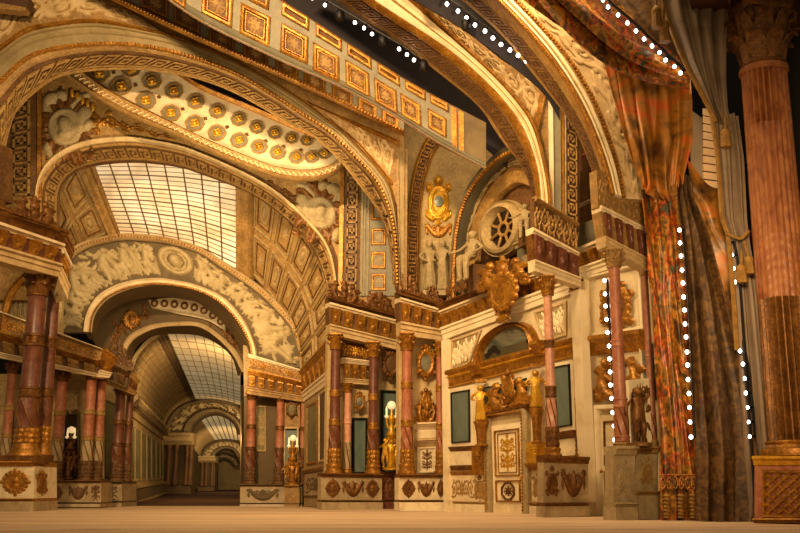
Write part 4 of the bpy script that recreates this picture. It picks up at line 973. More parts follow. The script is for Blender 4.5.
# cross arches further down the gallery
def cross_arch(label, pl, outer, inner, soff, depth, imp, pierx, yb, cols, rel):
    p2 = Pl(pl.Y+depth)
    r = thing('arch', label, 'arch', pl.at((outer[0][0]+outer[-1][0])/2, yb))
    S = loft([(outer, pl), (inner, pl)], 40, 2); mb = MB(); strip(mb, S, [(0, .1), (.1, .3), (.2, .0), (.72, .0), (.8, .2), (1, .1)], nu=40, back=-.6); mb.build('face', 'stone_ground', r)
    mb = MB(); T['figures'].emit(mb, S, .04, .96, .2, .72, 1.2, True, 1); mb.build('figure_relief', 'relief_stone', r)
    S = loft([(inner, pl), (soff, p2)], 40); mb = MB(); strip(mb, S, [(0, 0), (1, 0)], nu=40, back=-.2); mb.build('soffit', 'gallery_dark', r)
    S = Q(pl, (pierx[0], imp[0]), (pierx[1], imp[0]), (pierx[1], imp[1]), (pierx[0], imp[1]), .05)
    mb = MB(); strip(mb, S, [(0, .5), (.25, .5), (.3, .25), (.65, .22), (.7, .35), (1, .1)], back=-1.2); mb.build('impost', 'gallery_stone', r)
    S = Q(pl, (pierx[0], imp[1]), (pierx[1]-1, imp[1]), (pierx[1]-1, yb), (pierx[0], yb), -.3); mb = MB(); strip(mb, S, [(0, 0), (.8, 0), (.82, .5), (1, .5)], back=-1.); mb.build('pier', 'gallery_dark', r)
    for x in cols:
        z0, z1 = zat(pl.Y, yb-(yb-imp[1])*.18), zat(pl.Y, imp[1]); q = pl.at(x, yb); rr_ = (pierx[1]-pierx[0])*.07*pl.m(x, yb)
        mb = MB(); lathe(mb, (q[0], pl.Y-.3, z0), [(rr_*1.4, 0), (rr_*1.3, .3), (rr_, .4), (rr_*.95, (z1-z0)*.85), (rr_*1.4, z1-z0)], 12); mb.build('column', 'ochre_dark', r)
    return r
cross_arch('first relief faced cross arch far down the gallery', Pl(74), [(163, 434), (165, 426), (170, 416), (181, 405), (204, 399), (226, 400), (240, 407), (250, 420)], [(189, 434), (192, 424), (204, 414.5), (219, 412), (235, 421), (242, 434)], [(193, 435), (196, 426), (206, 418), (219, 416), (232, 423), (238, 435)], 2.5, (433, 445), (161, 193), 494, (168, 175, 186, 190), .5)
cross_arch('second and smaller cross arch farther down the gallery', Pl(85), [(200, 458), (202, 452), (208, 444), (224, 439.5), (238, 442), (247, 452)], [(214, 458), (216, 453), (224, 448.5), (233, 450), (238, 457)], [(216, 459), (218, 454), (224, 450.5), (231, 452), (236, 458)], 2, (456, 463), (199, 216), 491, (202, 206, 212), .5)
cross_arch('smallest cross arch at the far end of the gallery', Pl(92), [(208, 466), (212, 458), (224, 453), (236, 458), (240, 466)], [(216, 467), (218, 462), (224, 459), (231, 462), (234, 467)], [(217, 467), (219, 463), (224, 460.5), (230, 463), (233, 467)], 1.5, (465, 469), (206, 217), 490, (209, 213), .5)
S = loft([([(200, 418), (222, 415), (246, 420)], Pl(77)), ([(215, 440), (226, 439), (246, 441)], Pl(85))], 10, 2); mb = MB(); strip(mb, S, [(0, 0), (1, 0)], back=-.1); r = struct(mb.build('window_3', 'gallery_skylight', None), 'small glass roof beyond the first cross arch of the gallery', 'window')
mb = MB()
for k in range(1, 8): tube(mb, S.pt(np.full(5, k/8), np.linspace(0, 1, 5), np.full(5, .03)), .04, 4)
mb.build('glazing_bar', 'lead_bar', r)
S = loft([([(186, 440), (190, 424), (200, 418)], Pl(77)), ([(200, 456), (205, 447), (215, 440)], Pl(85))], 12, 3); mb = MB(); strip(mb, S, [(0, 0), (.5, 0), (1, 0)], back=-.1); struct(mb.build('ceiling_far', 'gallery_stone', None), 'left half of the vault beyond the first cross arch', 'vault')
S = Q(Pl(96), (150, 385), (262, 385), (262, 492), (150, 492)); mb = MB(); strip(mb, S, [(0, 0), (1, 0)], back=-.2); r = struct(mb.build('wall_end', 'gallery_stone', None, False), 'far end wall of the gallery', 'wall')

S = Q(Pl(47.2), (60, 330), (128, 372), (132, 500), (60, 500)); r = thing('wing_flat', 'dim panelled flat behind the dark columns left of the gallery opening', 'wall panel', S.pt(.5, 1.)); mb = MB(); box(mb, S, 0, .93, 0, 1, -.1, 0); mb.build('board', 'gallery_stone', r, False)
panel_on(S, .62, .9, .3, .85, 'tall_panel', 'gallery_panel', r, 'gallery_dark', .1)
S = Q(Pl(47.4), (243, 345), (262, 350), (262, 500), (246, 500)); r = thing('wing_flat', 'plain dim flat at the right edge of the gallery opening', 'wall panel', S.pt(.5, 1.)); mb = MB(); box(mb, S, 0, 1, 0, 1, -.1, 0); mb.build('board', 'gallery_stone', r, False)
# ------------------------------------------------------------------ left wing: pair of columns, entablature and sculpture
W = Pl(34.5)
ST = [('cap', 'cap'), ]
def segs_front(dx):
    return [(270, 297, 'cap', 9.5), (297, 334, 'shaft', 9.2), (334, 347, 'ring', 9.5), (347, 387, 'shaft', 9.7), (387, 398, 'ring', 10), (398, 428, 'spiral', 10.3), (428, 444, 'relief', 11), (444, 456, 'flare', 13.5), (456, 464, 'plinth', 19)]
column('column', 'red marble column with gilt rings in front at the far left of the stage', W, 24, segs_front(0), -.6, mats={'shaft': 'red_marble', 'plinth': 'old_gold', 'ring': 'old_gold', 'cap': 'old_gold', 'relief': 'gold', 'base': 'gold'}, seg=32)
s2 = [(278, 297, 'cap', 6.5), (297, 337, 'shaft', 6), (337, 348, 'ring', 6.4), (348, 387, 'shaft', 6.3), (387, 397, 'ring', 6.5), (397, 426, 'spiral', 6.5), (426, 443, 'relief', 7), (443, 455, 'flare', 8), (455, 463, 'plinth', 9.5)]
column('column', 'thinner red marble column tucked behind the front column at far left', Pl(36.2), 41, s2, 0, mats={'shaft': 'red_marble', 'plinth': 'old_gold', 'ring': 'old_gold', 'cap': 'old_gold', 'relief': 'gold', 'base': 'gold'})
r, S = pedestal('white marble pedestal with gilt medallion under the far left columns', W, -22, 34, 461, 511.6, [('medallion', .38, .95)], 0, 2.3, ('grey_marble', 'gold', 'white_marble'), f=(.1, .74))
px = W.at(34, 490)[0]; X1 = Pl(-px*1e5, 1e5); X1.n = np.array([1., 0, 0])
Ss = Q(X1, (35.5, 468), (48.5, 468), (48.5, 497), (35.5, 497), .02); carve('cartouche', Ss, .1, .95, .05, .98, 'gold', r, .8, 'side_carving')
# entablature
E = Pl.through((0, 33.2), (62, 35.6)); bands = [(0, .28, 'cornice', 'old_gold', 'cornice'), (.28, .4, 'fillet', 'ivory', 'fillet'), (.4, .72, 'plain', 'red_marble', 'frieze'), (.72, 1, 'architrave', 'cream', 'architrave')]
entab('heavy gilt entablature with scroll brackets above the far left columns', E, (-30, 199), (61, 232), (-30, 254), (57, 277), bands, 5, 0, 1.2, bu=(.02, .96), bmat='gold', bw=.5)
c1 = E.at(61, 250); X2 = Pl(c1[1]-1.0*c1[0], 1.0)
entab('short end return of the far left entablature', X2, (61, 232), (70, 250), (57, 277), (67, 300), bands, 1, 0, 1.0, bmat='gold', back=-.8)
crest('gilt winged creature sculpture sitting on the far left entablature', E, 12, 57, 191, 200, 217, 232, 'creatures', .3, 'old_gold', k=.9)
crest('gilt scroll sculpture at the picture edge on the far left entablature', E, -22, 13, 188, 196, 207, 216, 'cherubs', .2, 'old_gold', k=.7)
S = Q(E, (-30, 130), (12, 150), (12, 204), (-30, 190), -.3); r = thing('painted_flat', 'dark key pattern pier rising above the far left entablature', 'wall panel', S.pt(.5, 1.)); mb = MB(); box(mb, S, 0, 1, 0, 1, -.3, .05); mb.build('board', 'ochre_dark', r, False)
# arched niche behind the front columns
W2 = Pl(41)
r = thing('arched_niche', 'low arched wall panel behind the far left columns', 'wall panel', W2.at(10, 330))
S = loft([([(0, 335), (4, 303), (14, 284), (30, 272), (44, 268)], W2), ([(6, 335), (10, 307), (18, 290), (32, 278), (44, 275)], W2)], 24); mb = MB(); strip(mb, S, [(0, .1), (.5, .25), (1, .1)], nu=24); mb.build('arch_moulding', 'gold', r)
S = Q(W2, (-40, 262), (62, 262), (62, 340), (-40, 330), -.3); mb = MB(); box(mb, S, 0, 1, 0, 1, -.2, 0); mb.build('board', 'gallery_stone', r, False)
S = Q(W2, (18, 278), (58, 270), (58, 318), (12, 316), -.28); carve('figures', S, 0, 1, 0, 1, 'stone', r, .6, 'figure_relief', 2)
# ------------------------------------------------------------------ second left wing with three columns
r, S = entab('cream and gilt entablature over the row of pink columns on the left', W2, (-30, 300), (103, 349), (-30, 352), (97, 377), [(0, .05, 'fillet', 'ivory', 'top_fillet'), (.05, .42, 'plain', 'ochre', 'scroll_frieze'), (.42, .62, 'cornice', 'gold', 'cornice'), (.62, .88, 'plain', 'ochre_dark', 'frieze'), (.88, 1., 'architrave', 'ivory', 'architrave')], 8, 0, 1.0, bmat='ochre')
carve('rinceau', S, .6, .98, .08, .42, 'gold', r, .7, 'leaf_carving', 1, .05); carve('rinceau', S, .1, .5, .08, .42, 'gold', r, .7, 'leaf_carving', 1, .05)
c1 = W2.at(100, 350); X3 = Pl(c1[1]-1.0*c1[0], 1.0)
entab('end return of the cream entablature on the left', X3, (103, 349), (115, 359), (97, 377), (109, 378), [(0, .4, 'cornice', 'gold', 'cornice'), (.4, .75, 'plain', 'old_gold', 'frieze'), (.75, 1, 'architrave', 'ivory', 'architrave')], 1, 0, .8, bmat='gold')
def pink(label, pl, x, ytop, hw, yb=481, off=0., m_=None, group=None, yc=None):
    H_ = yb-ytop; q = lambda t: ytop+H_*t
    return column('column', label, pl, x, [(ytop, q(.1), 'cap', hw*.95), (q(.1), q(.36), 'shaft', hw*.93), (q(.36), q(.41), 'ring', hw), (q(.41), q(.6), 'shaft', hw), (q(.6), q(.64), 'ring', hw*1.03), (q(.64), q(.82), 'spiral', hw*1.03), (q(.82), q(.94), 'relief', hw*1.1), (q(.94), q(1), 'base', hw*1.15)], off, group, 20, m_)
lm = {'shaft': 'pink_marble', 'spiral': 'grey_marble', 'cap': 'old_gold', 'relief': 'ochre_dark', 'base': 'ochre_dark', 'ring': 'ochre'}
pink('pink column left of the dark niche in the row on the left', W2, 55, 371, 5.6, 481, -.5, lm)
pink('pink column right of the dark niche in the row on the left', W2, 85, 369, 5.4, 481, -.5, lm)
pink('rightmost pink column of the row on the left, partly behind its neighbour', Pl(42.2), 95.5, 371, 5.0, 480.5, 0, lm)
pink('slim pink column at the picture edge on the far left', W2, 3, 362, 4.6, 481, -.5, lm)
r, S = pedestal('long grey marble plinth with carved garlands under the row of pink columns', W2, 2, 101, 480, 507, [('medallion', .47, .62), ('swag', .66, .88), ('trophy', .9, .99)], .3, 1.5, ('grey_marble', 'ochre_dark', 'grey_marble'), f=(.1, .82))
S = Q(W2, (-30, 374), (103, 374), (103, 482), (-30, 482), -1.3); r = thing('wing_flat', 'painted wall with a dark niche behind the row of pink columns', 'wall panel', S.pt(.5, 1.))
mb = MB(); box(mb, S, 0, 1, 0, 1, -.2, 0); mb.build('board', 'gallery_stone', r, False)
S = Q(W2, (59, 412), (80, 412), (80, 480), (59, 480), -1.25); panel_on(S, 0, 1, 0, 1, 'niche', 'smoked_glass', r, 'gallery_dark', .12)
S = Q(W2, (6, 395), (14, 395), (14, 480), (6, 480), -1.25); panel_on(S, 0, 1, 0, 1, 'panel', 'teal_panel', r, 'gallery_dark', .1)
oval_frame('round framed relief above the dark niche on the left', W2, 70, 402, 7, 9, -1.1, 'gallery_stone', 'gallery_stone', 'round_frame')
candelabrum('dark torchere with a white globe in the niche on the left', W2, 68, 452, 479, 432, 3.6, -1.0, m_='old_gold', wide=6)
# ------------------------------------------------------------------ dark pair of columns by the gallery
W3 = Pl(44)
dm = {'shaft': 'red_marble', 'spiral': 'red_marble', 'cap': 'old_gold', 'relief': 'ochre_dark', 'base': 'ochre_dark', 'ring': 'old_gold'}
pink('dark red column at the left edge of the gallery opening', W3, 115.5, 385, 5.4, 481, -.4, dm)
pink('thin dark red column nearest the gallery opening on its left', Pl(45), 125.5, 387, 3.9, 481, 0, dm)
pedestal('small grey pedestal under the dark red columns left of the gallery', W3, 101, 122, 481, 508, [('trophy', .2, .8)], .2, 2.4, ('grey_marble', 'gallery_dark', 'grey_marble'), f=(.1, .74))
entab('dark entablature block over the dark red columns left of the gallery', W3, (104, 358), (130, 371), (104, 384), (126, 392), [(0, .3, 'cornice', 'ochre_dark', 'cornice'), (.3, .75, 'plain', 'gallery_dark', 'frieze'), (.75, 1, 'architrave', 'ochre', 'architrave')], 2, .1, 1., bmat='ochre_dark', back=-1.2)
c1 = W3.at(130, 375); X4 = Pl(c1[1]-1.0*c1[0], 1.0)
entab('light edged return of the dark entablature beside the gallery', X4, (130, 371), (138, 381), (126, 392), (135, 396), [(0, .3, 'cornice', 'ochre', 'cornice'), (.3, .75, 'plain', 'ochre_dark', 'frieze'), (.75, 1, 'architrave', 'ochre', 'architrave')], 1, 0, .6)
crest('dark scroll sculpture above the dark red columns by the gallery', W3, 104, 133, 330, 342, 360, 372, 'cherubs', .1, 'ochre_dark', k=.8)
# ------------------------------------------------------------------ wing right of the gallery
G = Pl(45.2)
r, S = entab('gilt entablature with lion brackets at the right foot of the gallery arch', G, (249, 354), (305, 371), (247, 394), (304, 402), [(0, .08, 'fillet', 'ivory', 'top_fillet'), (.08, .36, 'plain', 'ochre', 'scroll_frieze'), (.36, .52, 'cornice', 'gold', 'cornice'), (.52, .82, 'plain', 'ochre_dark', 'frieze'), (.82, 1, 'architrave', 'ochre', 'architrave')], 6, 0, .8, bmat='gold')
carve('rinceau', S, .02, .5, .09, .36, 'gold', r, .8, 'leaf_carving', 1, .04); carve('rinceau', S, .5, .98, .09, .36, 'gold', r, .8, 'leaf_carving', 1, .04)
RW = Pl.through((304, 45.2), (331, 39.5)); RW.n = np.array([RW.k, -1, 0])/math.hypot(RW.k, 1)
entab('sloping bracketed cornice joining the gallery arch to the middle wing', RW, (304, 371), (332, 340), (304, 402), (332, 382), [(0, .25, 'cornice', 'gold', 'cornice'), (.25, .7, 'plain', 'ochre_dark', 'frieze'), (.7, 1, 'architrave', 'ivory', 'architrave')], 6, 0, .7, bmat='gold')
S = Q(RW, (304, 398), (332, 378), (332, 508), (304, 506)); r = thing('wing_flat', 'receding wall with tall framed panel between the gallery and the middle wing', 'wall panel', S.pt(.5, 1.))
mb = MB(); box(mb, S, 0, 1, 0, 1, -.2, .0); mb.build('board', 'gallery_stone', r, False)
panel_on(S, .14, .52, .1, .64, 'tall_panel', 'gallery_panel', r, 'gold', .12); panel_on(S, .6, .9, .06, .64, 'narrow_panel', 'gallery_dark', r, 'cream', .1)
panel_on(S, .04, .96, .7, .92, 'dado', 'grey_marble', r, 'ochre_dark', .08); carve('rinceau', S, .1, .9, .73, .9, 'gallery_dark', r, .6, 'leaf_carving', 1, .03)
mb = MB(); strip(mb, S, [(.66, .1), (.68, .14), (.7, .05)]); mb.build('dado_rail', 'ochre', r)
dm2 = {'shaft': 'pink_marble', 'spiral': 'red_marble', 'cap': 'old_gold', 'relief': 'ochre_dark', 'base': 'ochre_dark', 'ring': 'old_gold'}
pink('pink column on the right edge of the gallery opening', G, 249.5, 391, 4.7, 484, -.3, dm2)
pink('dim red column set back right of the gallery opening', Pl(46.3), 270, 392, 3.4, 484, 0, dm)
pink('pink column left of the small globe lamp by the gallery', G, 278.5, 393, 4.2, 484, -.2, dm2)
pink('slim pink column right of the small globe lamp by the gallery', G, 302, 394, 3.0, 484, -.1, dm2)
S = Q(G, (244, 396), (306, 400), (306, 486), (244, 486), -.9); r = thing('wing_flat', 'wall with arched mirror behind the globe lamp right of the gallery', 'wall panel', S.pt(.5, 1.))
mb = MB(); box(mb, S, 0, 1, 0, 1, -.2, .0); mb.build('board', 'gallery_dark', r, False)
panel_on(S, .2, .36, .1, .62, 'relief_panel', 'gallery_panel', r, 'gallery_stone', .1); carve('arabesque', S, .22, .34, .15, .6, 'gallery_stone', r, .5, 'panel_carving', 1, .03)
S = Q(G, (283.5, 427), (299, 427), (299, 484), (283.5, 484), -.3); mb = MB(); box(mb, S, 0, 1, .06, 1, -.7, .03); mb.build('mirror', 'teal_panel', r, False); mb = MB(); frame(mb, S, 0, 1, 0, 1.02, .1, .08); mb.build('mirror_frame', 'cream', r)
mb = MB(); S2 = Q(G, (283, 396), (300, 398), (300, 428), (283, 427), -.3); box(mb, S2, 0, 1, 0, 1, -.6, 0); mb.build('upper_panel', 'ochre', r, False)
oval_frame('small oval frame above the globe lamp by the gallery', G, 291.5, 409, 5, 7.5, -.2, 'old_gold', 'gallery_panel')
candelabrum('small gilt torchere of three figures with a globe, nearest the gallery', G, 292, 463, 485, 440, 3.2, .35, m_='gold', wide=6.5)
pedestal('little projecting pedestal under the small globe lamp', G, 284.5, 299.5, 485, 507.5, [], .6, 1.0, ('ochre', 'ochre', 'ochre'), f=(.1, .8))
pedestal('grey plinth with garland under the columns right of the gallery', G, 240, 302, 484, 507, [('swag', .08, .66)], .1, 1.3, ('grey_marble', 'gallery_dark', 'grey_marble'), f=(.1, .82))

# ------------------------------------------------------------------ middle wing
MW = Pl.through((325, 38.4), (402, 39.6))
bands = [(0, .16, 'cornice', 'old_gold', 'cornice'), (.16, .28, 'fillet', 'ivory', 'fillet'), (.28, .74, 'plain', 'ochre_dark', 'frieze'), (.74, 1, 'architrave', 'cream', 'architrave')]
entab('gilt bracketed entablature on the middle wing below a band of scroll sculpture', MW, (328, 297), (402, 317), (329, 334), (402, 351), bands, 6, 0, 1.0, back=-.4, bmat='gold')
mm = {'shaft': 'red_marble', 'spiral': 'red_marble', 'cap': 'gold', 'relief': 'gold', 'base': 'gold', 'ring': 'gold'}
column('column', 'red column at the left edge of the middle wing', MW, 334, [(334, 350, 'cap', 5.2), (350, 390, 'shaft', 4.9), (390, 397, 'ring', 5.2), (397, 419, 'shaft', 5.2), (419, 426, 'ring', 5.4), (426, 448, 'spiral', 5.4), (448, 463, 'relief', 5.8), (463, 474, 'base', 6.4)], .3, mats=mm)
column('column', 'red column right of the teal mirror on the middle wing', MW, 373, [(342, 358, 'cap', 5.0), (358, 394, 'shaft', 4.8), (394, 401, 'ring', 5.1), (401, 423, 'shaft', 5.0), (423, 430, 'ring', 5.2), (430, 450, 'spiral', 5.2), (450, 464, 'relief', 5.6), (464, 474, 'base', 6.2)], .3, mats=mm)
column('column', 'short pink column with a patterned foot left of the teal mirror', MW, 347, [(383, 393, 'cap', 3.8), (393, 418, 'shaft', 3.7), (418, 424, 'ring', 4), (424, 442, 'shaft', 3.9), (442, 468, 'spiral', 4.0), (468, 473, 'base', 4.4)], -.2, mats={'shaft': 'pale_marble', 'spiral': 'grey_marble', 'cap': 'gold', 'ring': 'pale_marble'})
S = Q(MW, (328, 335), (403, 350), (401, 475), (326, 475), -.7); r = thing('wing_flat', 'middle wing wall with a teal mirror and dark lamp niche', 'wall panel', S.pt(.5, 1.))
mb = MB(); box(mb, S, 0, 1, 0, 1, -.3, 0); mb.build('board', 'cream', r, False)
S1 = Q(MW, (341, 342), (368, 346), (368, 360), (341, 357), -.55); mb = MB(); box(mb, S1, 0, 1, 0, 1, -.1, .1); o = mb.build('scroll_panel', 'old_gold', r, False); carve('rinceau', S1, .02, .98, .0, 1, 'bright_gold', r, .6, 'scroll_carving', h0=.1)
S1 = Q(MW, (341, 358), (368, 361), (368, 385), (341, 383), -.4); band(S1, 0, .2, 'cornice', .6).build('small_cornice', 'ivory', r)
for i in range(3): mb = MB(); bracket(mb, S1, .1+i*.3, .28+i*.3, .25, .8, .2); mb.build('bracket', 'gold', r)
band(S1, .8, 1, 'architrave', .7).build('small_architrave', 'cream', r)
S1 = Q(MW, (352.5, 419), (366.5, 419), (366, 473), (352.5, 473), -.5); mb = MB(); box(mb, S1, 0, 1, 0, 1, -.1, .05); mb.build('mirror', 'teal_panel', r, False); mb = MB(); frame(mb, S1, -.05, 1.05, -.02, 1.02, .09, .12); mb.build('mirror_frame', 'black_metal', r)
S1 = Q(MW, (380, 390), (402, 391), (402, 474), (380, 473), -.5); mb = MB(); box(mb, S1, 0, 1, 0, 1, -.1, .05); mb.build('niche', 'teal_panel', r, False); mb = MB(); frame(mb, S1, 0, 1, 0, 1.02, .12, .14); mb.build('niche_frame', 'black_metal', r)
oval_frame('small oval frame above the teal mirror on the middle wing', MW, 359.5, 402, 5, 8, -.35, 'gold', 'painting')
oval_frame('large oval gilt frame above the dark lamp niche', MW, 391, 364, 8.5, 13, -.2, 'old_gold', 'ochre_dark')
candelabrum('large gilt torchere of three figures and globe in the dark niche of the middle wing', MW, 391.5, 440, 470, 408, 4.4, .5, wide=8)
pedestal('plinth with gilt wreaths and garland under the middle wing columns', MW, 321, 382, 473, 509.3, [('medallion', .06, .32), ('swag', .32, .72), ('medallion', .72, .96)], .5, .4, ('grey_marble', 'old_gold', 'grey_marble'), f=(.1, .74), ytr=474)
pedestal('dark brown pedestal under the large gilt torchere', MW, 381, 401, 472, 509, [('medallion', .2, .8)], .2, 1.2, ('red_marble', 'old_gold', 'red_marble'), f=(.1, .74))
crest('long gilt scroll and figure sculpture along the top of the middle wing', MW, 327, 362, 276, 284, 298, 308, 'creatures', .3, 'old_gold', k=.8)
crest('gilt scroll and cherub sculpture at the right end of the middle wing', MW, 360, 400, 284, 294, 307, 318, 'cherubs', .3, 'old_gold', k=.8)

# ------------------------------------------------------------------ narrow wing before the corner
NW = Pl.through((398, 35.2), (446, 35.8))
entab('gilt entablature over the narrow wing before the corner', NW, (398, 291), (443, 306), (400, 335), (443, 341), [(0, .15, 'cornice', 'old_gold', 'cornice'), (.15, .26, 'fillet', 'ivory', 'fillet'), (.26, .7, 'plain', 'ochre_dark', 'frieze'), (.7, 1, 'architrave', 'cream', 'architrave')], 4, .1, 1.0, back=-.4, bmat='gold')
n1 = {'shaft': 'pink_marble', 'spiral': 'pink_marble', 'cap': 'gold', 'relief': 'gold', 'base': 'gold', 'ring': 'gold'}
column('column', 'pink column on the left of the narrow wing', NW, 407, [(333, 351, 'cap', 5.6), (351, 382, 'shaft', 5.1), (382, 389, 'ring', 5.4), (389, 420, 'shaft', 5.4), (420, 427, 'ring', 5.5), (427, 449, 'spiral', 5.5), (449, 463, 'relief', 6.1), (463, 474, 'base', 6.6)], .3, mats=n1)
column('column', 'slimmer pink column at the corner of the narrow wing', NW, 440.5, [(341, 357, 'cap', 3.8), (357, 385, 'shaft', 3.5), (385, 392, 'ring', 3.8), (392, 423, 'shaft', 3.7), (423, 430, 'ring', 3.9), (430, 450, 'spiral', 3.9), (450, 464, 'relief', 4.2), (464, 474, 'base', 4.5)], .05, mats=n1)
S = Q(NW, (399, 337), (444, 341), (447, 476), (399, 475), -.4); r = thing('wing_flat', 'cream narrow wing wall with small white panel between two pink columns', 'wall panel', S.pt(.5, 1.))
mb = MB(); box(mb, S, 0, 1, 0, 1, -.3, 0); mb.build('board', 'cream', r, False)
S1 = Q(NW, (415, 423), (437, 422), (437, 446), (415, 447), -.3); band(S1, 0, .3, 'cornice', .7).build('small_cornice', 'ivory', r); mb = MB(); box(mb, S1, .08, .92, .3, .66, -.1, .08); mb.build('plain_panel', 'white_marble', r, False); band(S1, .68, 1, 'cornice', .6).build('lower_cornice', 'cream', r)
S1 = Q(NW, (417, 447), (436.5, 446), (436.5, 473), (417, 474), -.3); panel_on(S1, 0, 1, 0, 1, 'white_panel', 'white_marble', r, 'ivory', .1); carve('arabesque', S1, .2, .8, .1, .9, 'old_gold', r, .6, 'panel_carving', h0=.03)
S1 = Q(NW, (414, 388), (438, 387), (438, 423), (414, 424), -.3); mb = MB(); T['creatures'].emit(mb, S1, 0, 1, .25, 1, 1.); o = mb.build('scroll_carving', 'gold', r); carve('cartouche', S1, .25, .75, 0, .6, 'gold', r, .8, 'cartouche')
oval_frame('large oval gilt frame between the two columns of the narrow wing', NW, 426, 363, 8.5, 14, -.15, 'gold', 'painting')
pedestal('plinth with gilt lion heads under the narrow wing columns', NW, 398.5, 446, 474, 511, [('medallion', .06, .36), ('swag', .38, .78), ('medallion', .8, .98)], .45, .4, ('white_marble', 'old_gold', 'white_marble'), f=(.1, .7))
crest('gilt cherub and garland sculpture on top of the narrow wing', NW, 396, 424, 266, 277, 294, 302, 'cherubs', .35, 'old_gold', k=.8)
crest('smaller gilt cherub sculpture at the corner end of the narrow wing', NW, 423, 443, 280, 286, 301, 306, 'cherubs', .35, 'old_gold', k=.8)
# ------------------------------------------------------------------ upper walls right of the great arch
U = Pl(36.6)
r = thing('painted_flat', 'tall painted panel with key pattern pier, gilt cartouche and two pale figures', 'wall panel', U.at(430, 300))
mb = MB(); polyprism(mb, U, [(395, 120), (500, 120), (500, 170), (480, 190), (462, 230), (456, 312), (395, 312)], 0, .3); mb.build('board', 'gallery_stone', r, False)
ko = [(440, 126), (424, 142), (413, 172), (408, 208), (406, 250), (405, 300)]; ki = [(455, 134), (438, 148), (427, 175), (421.5, 208), (420, 250), (419, 300)]
S = loft([(ko, U), (ki, U)], 50); mb = MB(); strip(mb, S, [(0, .04), (1, .04)], nu=50); o = mb.build('key_pier', 'gold', r); mb = MB(); greek_key(mb, S, 15, .22, .78, .1, .14); mb.build('key_pattern', 'ochre_dark', o)
mb = MB(); strip(mb, S, [(0, .06), (.08, .16), (.16, .06)], nu=50); strip(mb, S, [(.84, .06), (.92, .16), (1, .06)], nu=50); mb.build('gilt_edge', 'bright_gold', o)
S = Q(U, (425, 175), (452, 175), (452, 226), (425, 226), .03); carve('cartouche', S, 0, 1, 0, 1, 'bright_gold', r, .8, 'cartouche')
mb = MB(); o_, t_, u_, n_v = S.frame(.5, .53); th = np.linspace(0, 2*PI, 20, endpoint=False); mb.grid(np.array([o_+n_v*h+np.outer(np.cos(th)*.17*q, t_)+np.outer(np.sin(th)*.22*q, u_) for q, h in ((1, .03), (1, .12), (.03, .16))]), wrap_v=True, cap='u'); mb.build('green_boss', 'teal_panel', r)
S = Q(U, (424, 222), (453, 222), (453, 239), (424, 239), .03); carve('swag', S, 0, 1, 0, 1, 'gold', r, .6, 'garland')
for x, lab in ((429.5, 'pale painted standing figure on the left below the gilt cartouche'), (443, 'pale painted standing figure on the right below the gilt cartouche')):
    p = U.at(x, 291, .35); o = thing('statue', lab, 'statue', p); h = zat(p[1], 239)-p[2]; mb = MB(); put_fig(mb, 'draped', p, h, (.3, -.3)[x > 435], 1.15); mb.build('figure', 'stone', o); mb = MB(); bx(mb, p+[0, 0, -.1], (.5, .5, .2)); mb.build('plinth', 'stone', o, False)
# ------------------------------------------------------------------ right wall with the door, and its lunette
DW = Pl.through((445, 35.2), (590, 28.9))
b0 = Pl.through((455, 35.6), (590, 28.2))
r = thing('lunette_flat', 'arched wall above the door holding a round window', 'wall panel', DW.at(500, 300))
mb = MB(); polyprism(mb, DW, [(448, 318), (449, 260), (456, 222), (466, 194), (482, 170), (500, 150), (545, 120), (590, 110), (590, 280), (540, 280)], -.5, .3); mb.build('board', 'ochre_dark', r, False)
ao = [(451, 300), (452, 262), (455, 228), (462, 201), (472, 182), (487, 163), (505, 148), (525, 140)]; ai = [(459, 298), (459, 262), (462, 232), (469, 206), (479, 187), (493, 170), (509, 157), (527, 150)]
S = loft([(ao, DW, .1), (ai, DW, .0)], 60, 2); mb = MB(); strip(mb, S, [(0, .1), (.2, .05), (.5, .05), (.6, .2), (.85, .2), (1, .02)], nu=60, back=-.5); o = mb.build('arch_band', 'grey_dark', r); mb = MB(); beads(mb, S, 60, .72, .09, h=.2); mb.build('gilt_dentils', 'gold', o)
f1 = [(468, 270), (470, 245), (477, 218), (489, 193), (503, 176), (518, 168), (534, 172)]; f2 = [(478, 262), (480, 243), (486, 222), (496, 203), (508, 190), (520, 184), (534, 188)]
S = loft([(ai, DW, -.3), (f1, DW, -.3)], 40); mb = MB(); strip(mb, S, [(0, 0), (1, 0)], nu=40); mb.build('leaf_band', 'ochre_dark', r); carve('leafscroll', S, .02, .98, .1, .9, 'stone', r, .6, 'leaf_carving')
S = loft([(f1, DW, -.3), (f2, DW, -.3)], 40); mb = MB(); strip(mb, S, [(0, .02), (.06, .12), (.14, .03), (.86, .03), (.93, .12), (1, .02)], nu=40); mb.build('figure_band', 'ochre', r); carve('figures', S, .02, .98, .15, .85, 'gold', r, .7, 'figure_carving', 2)
def ell(rx, ry, cx=503.5, cy=229, rot=.28, n=30):
    return [(cx+rx*math.cos(a)*math.cos(rot)-ry*math.sin(a)*math.sin(rot), cy+rx*math.cos(a)*math.sin(rot)+ry*math.sin(a)*math.cos(rot)) for a in np.linspace(0, 2*PI, n)]
S = loft([(ell(22, 30), DW, -.25), (ell(12.5, 18.5), DW, -.25)], 60); mb = MB(); strip(mb, S, [(0, .0), (.1, .12), (.25, .05), (.4, .22), (.7, .28), (.85, .1), (1, .0)], nu=60)
r2 = struct(mb.build('window_4', 'gallery_stone', None), 'round window with dark glass and eight spokes above the door wall', 'window')
o_ = DW.at(503.5, 229, -.28); G_ = np.array([DW.at(x, y, -.28) for x, y in ell(13, 19)])
mb = MB(); n = len(G_); mb.add(np.vstack([G_, [o_]]), [(i, i+1, n) for i in range(n-1)]); mb.add(np.vstack([G_, [o_]])-DW.n*.06, [(i, n, i+1) for i in range(n-1)]); mb.build('glass', 'oculus_glass', r2, False)
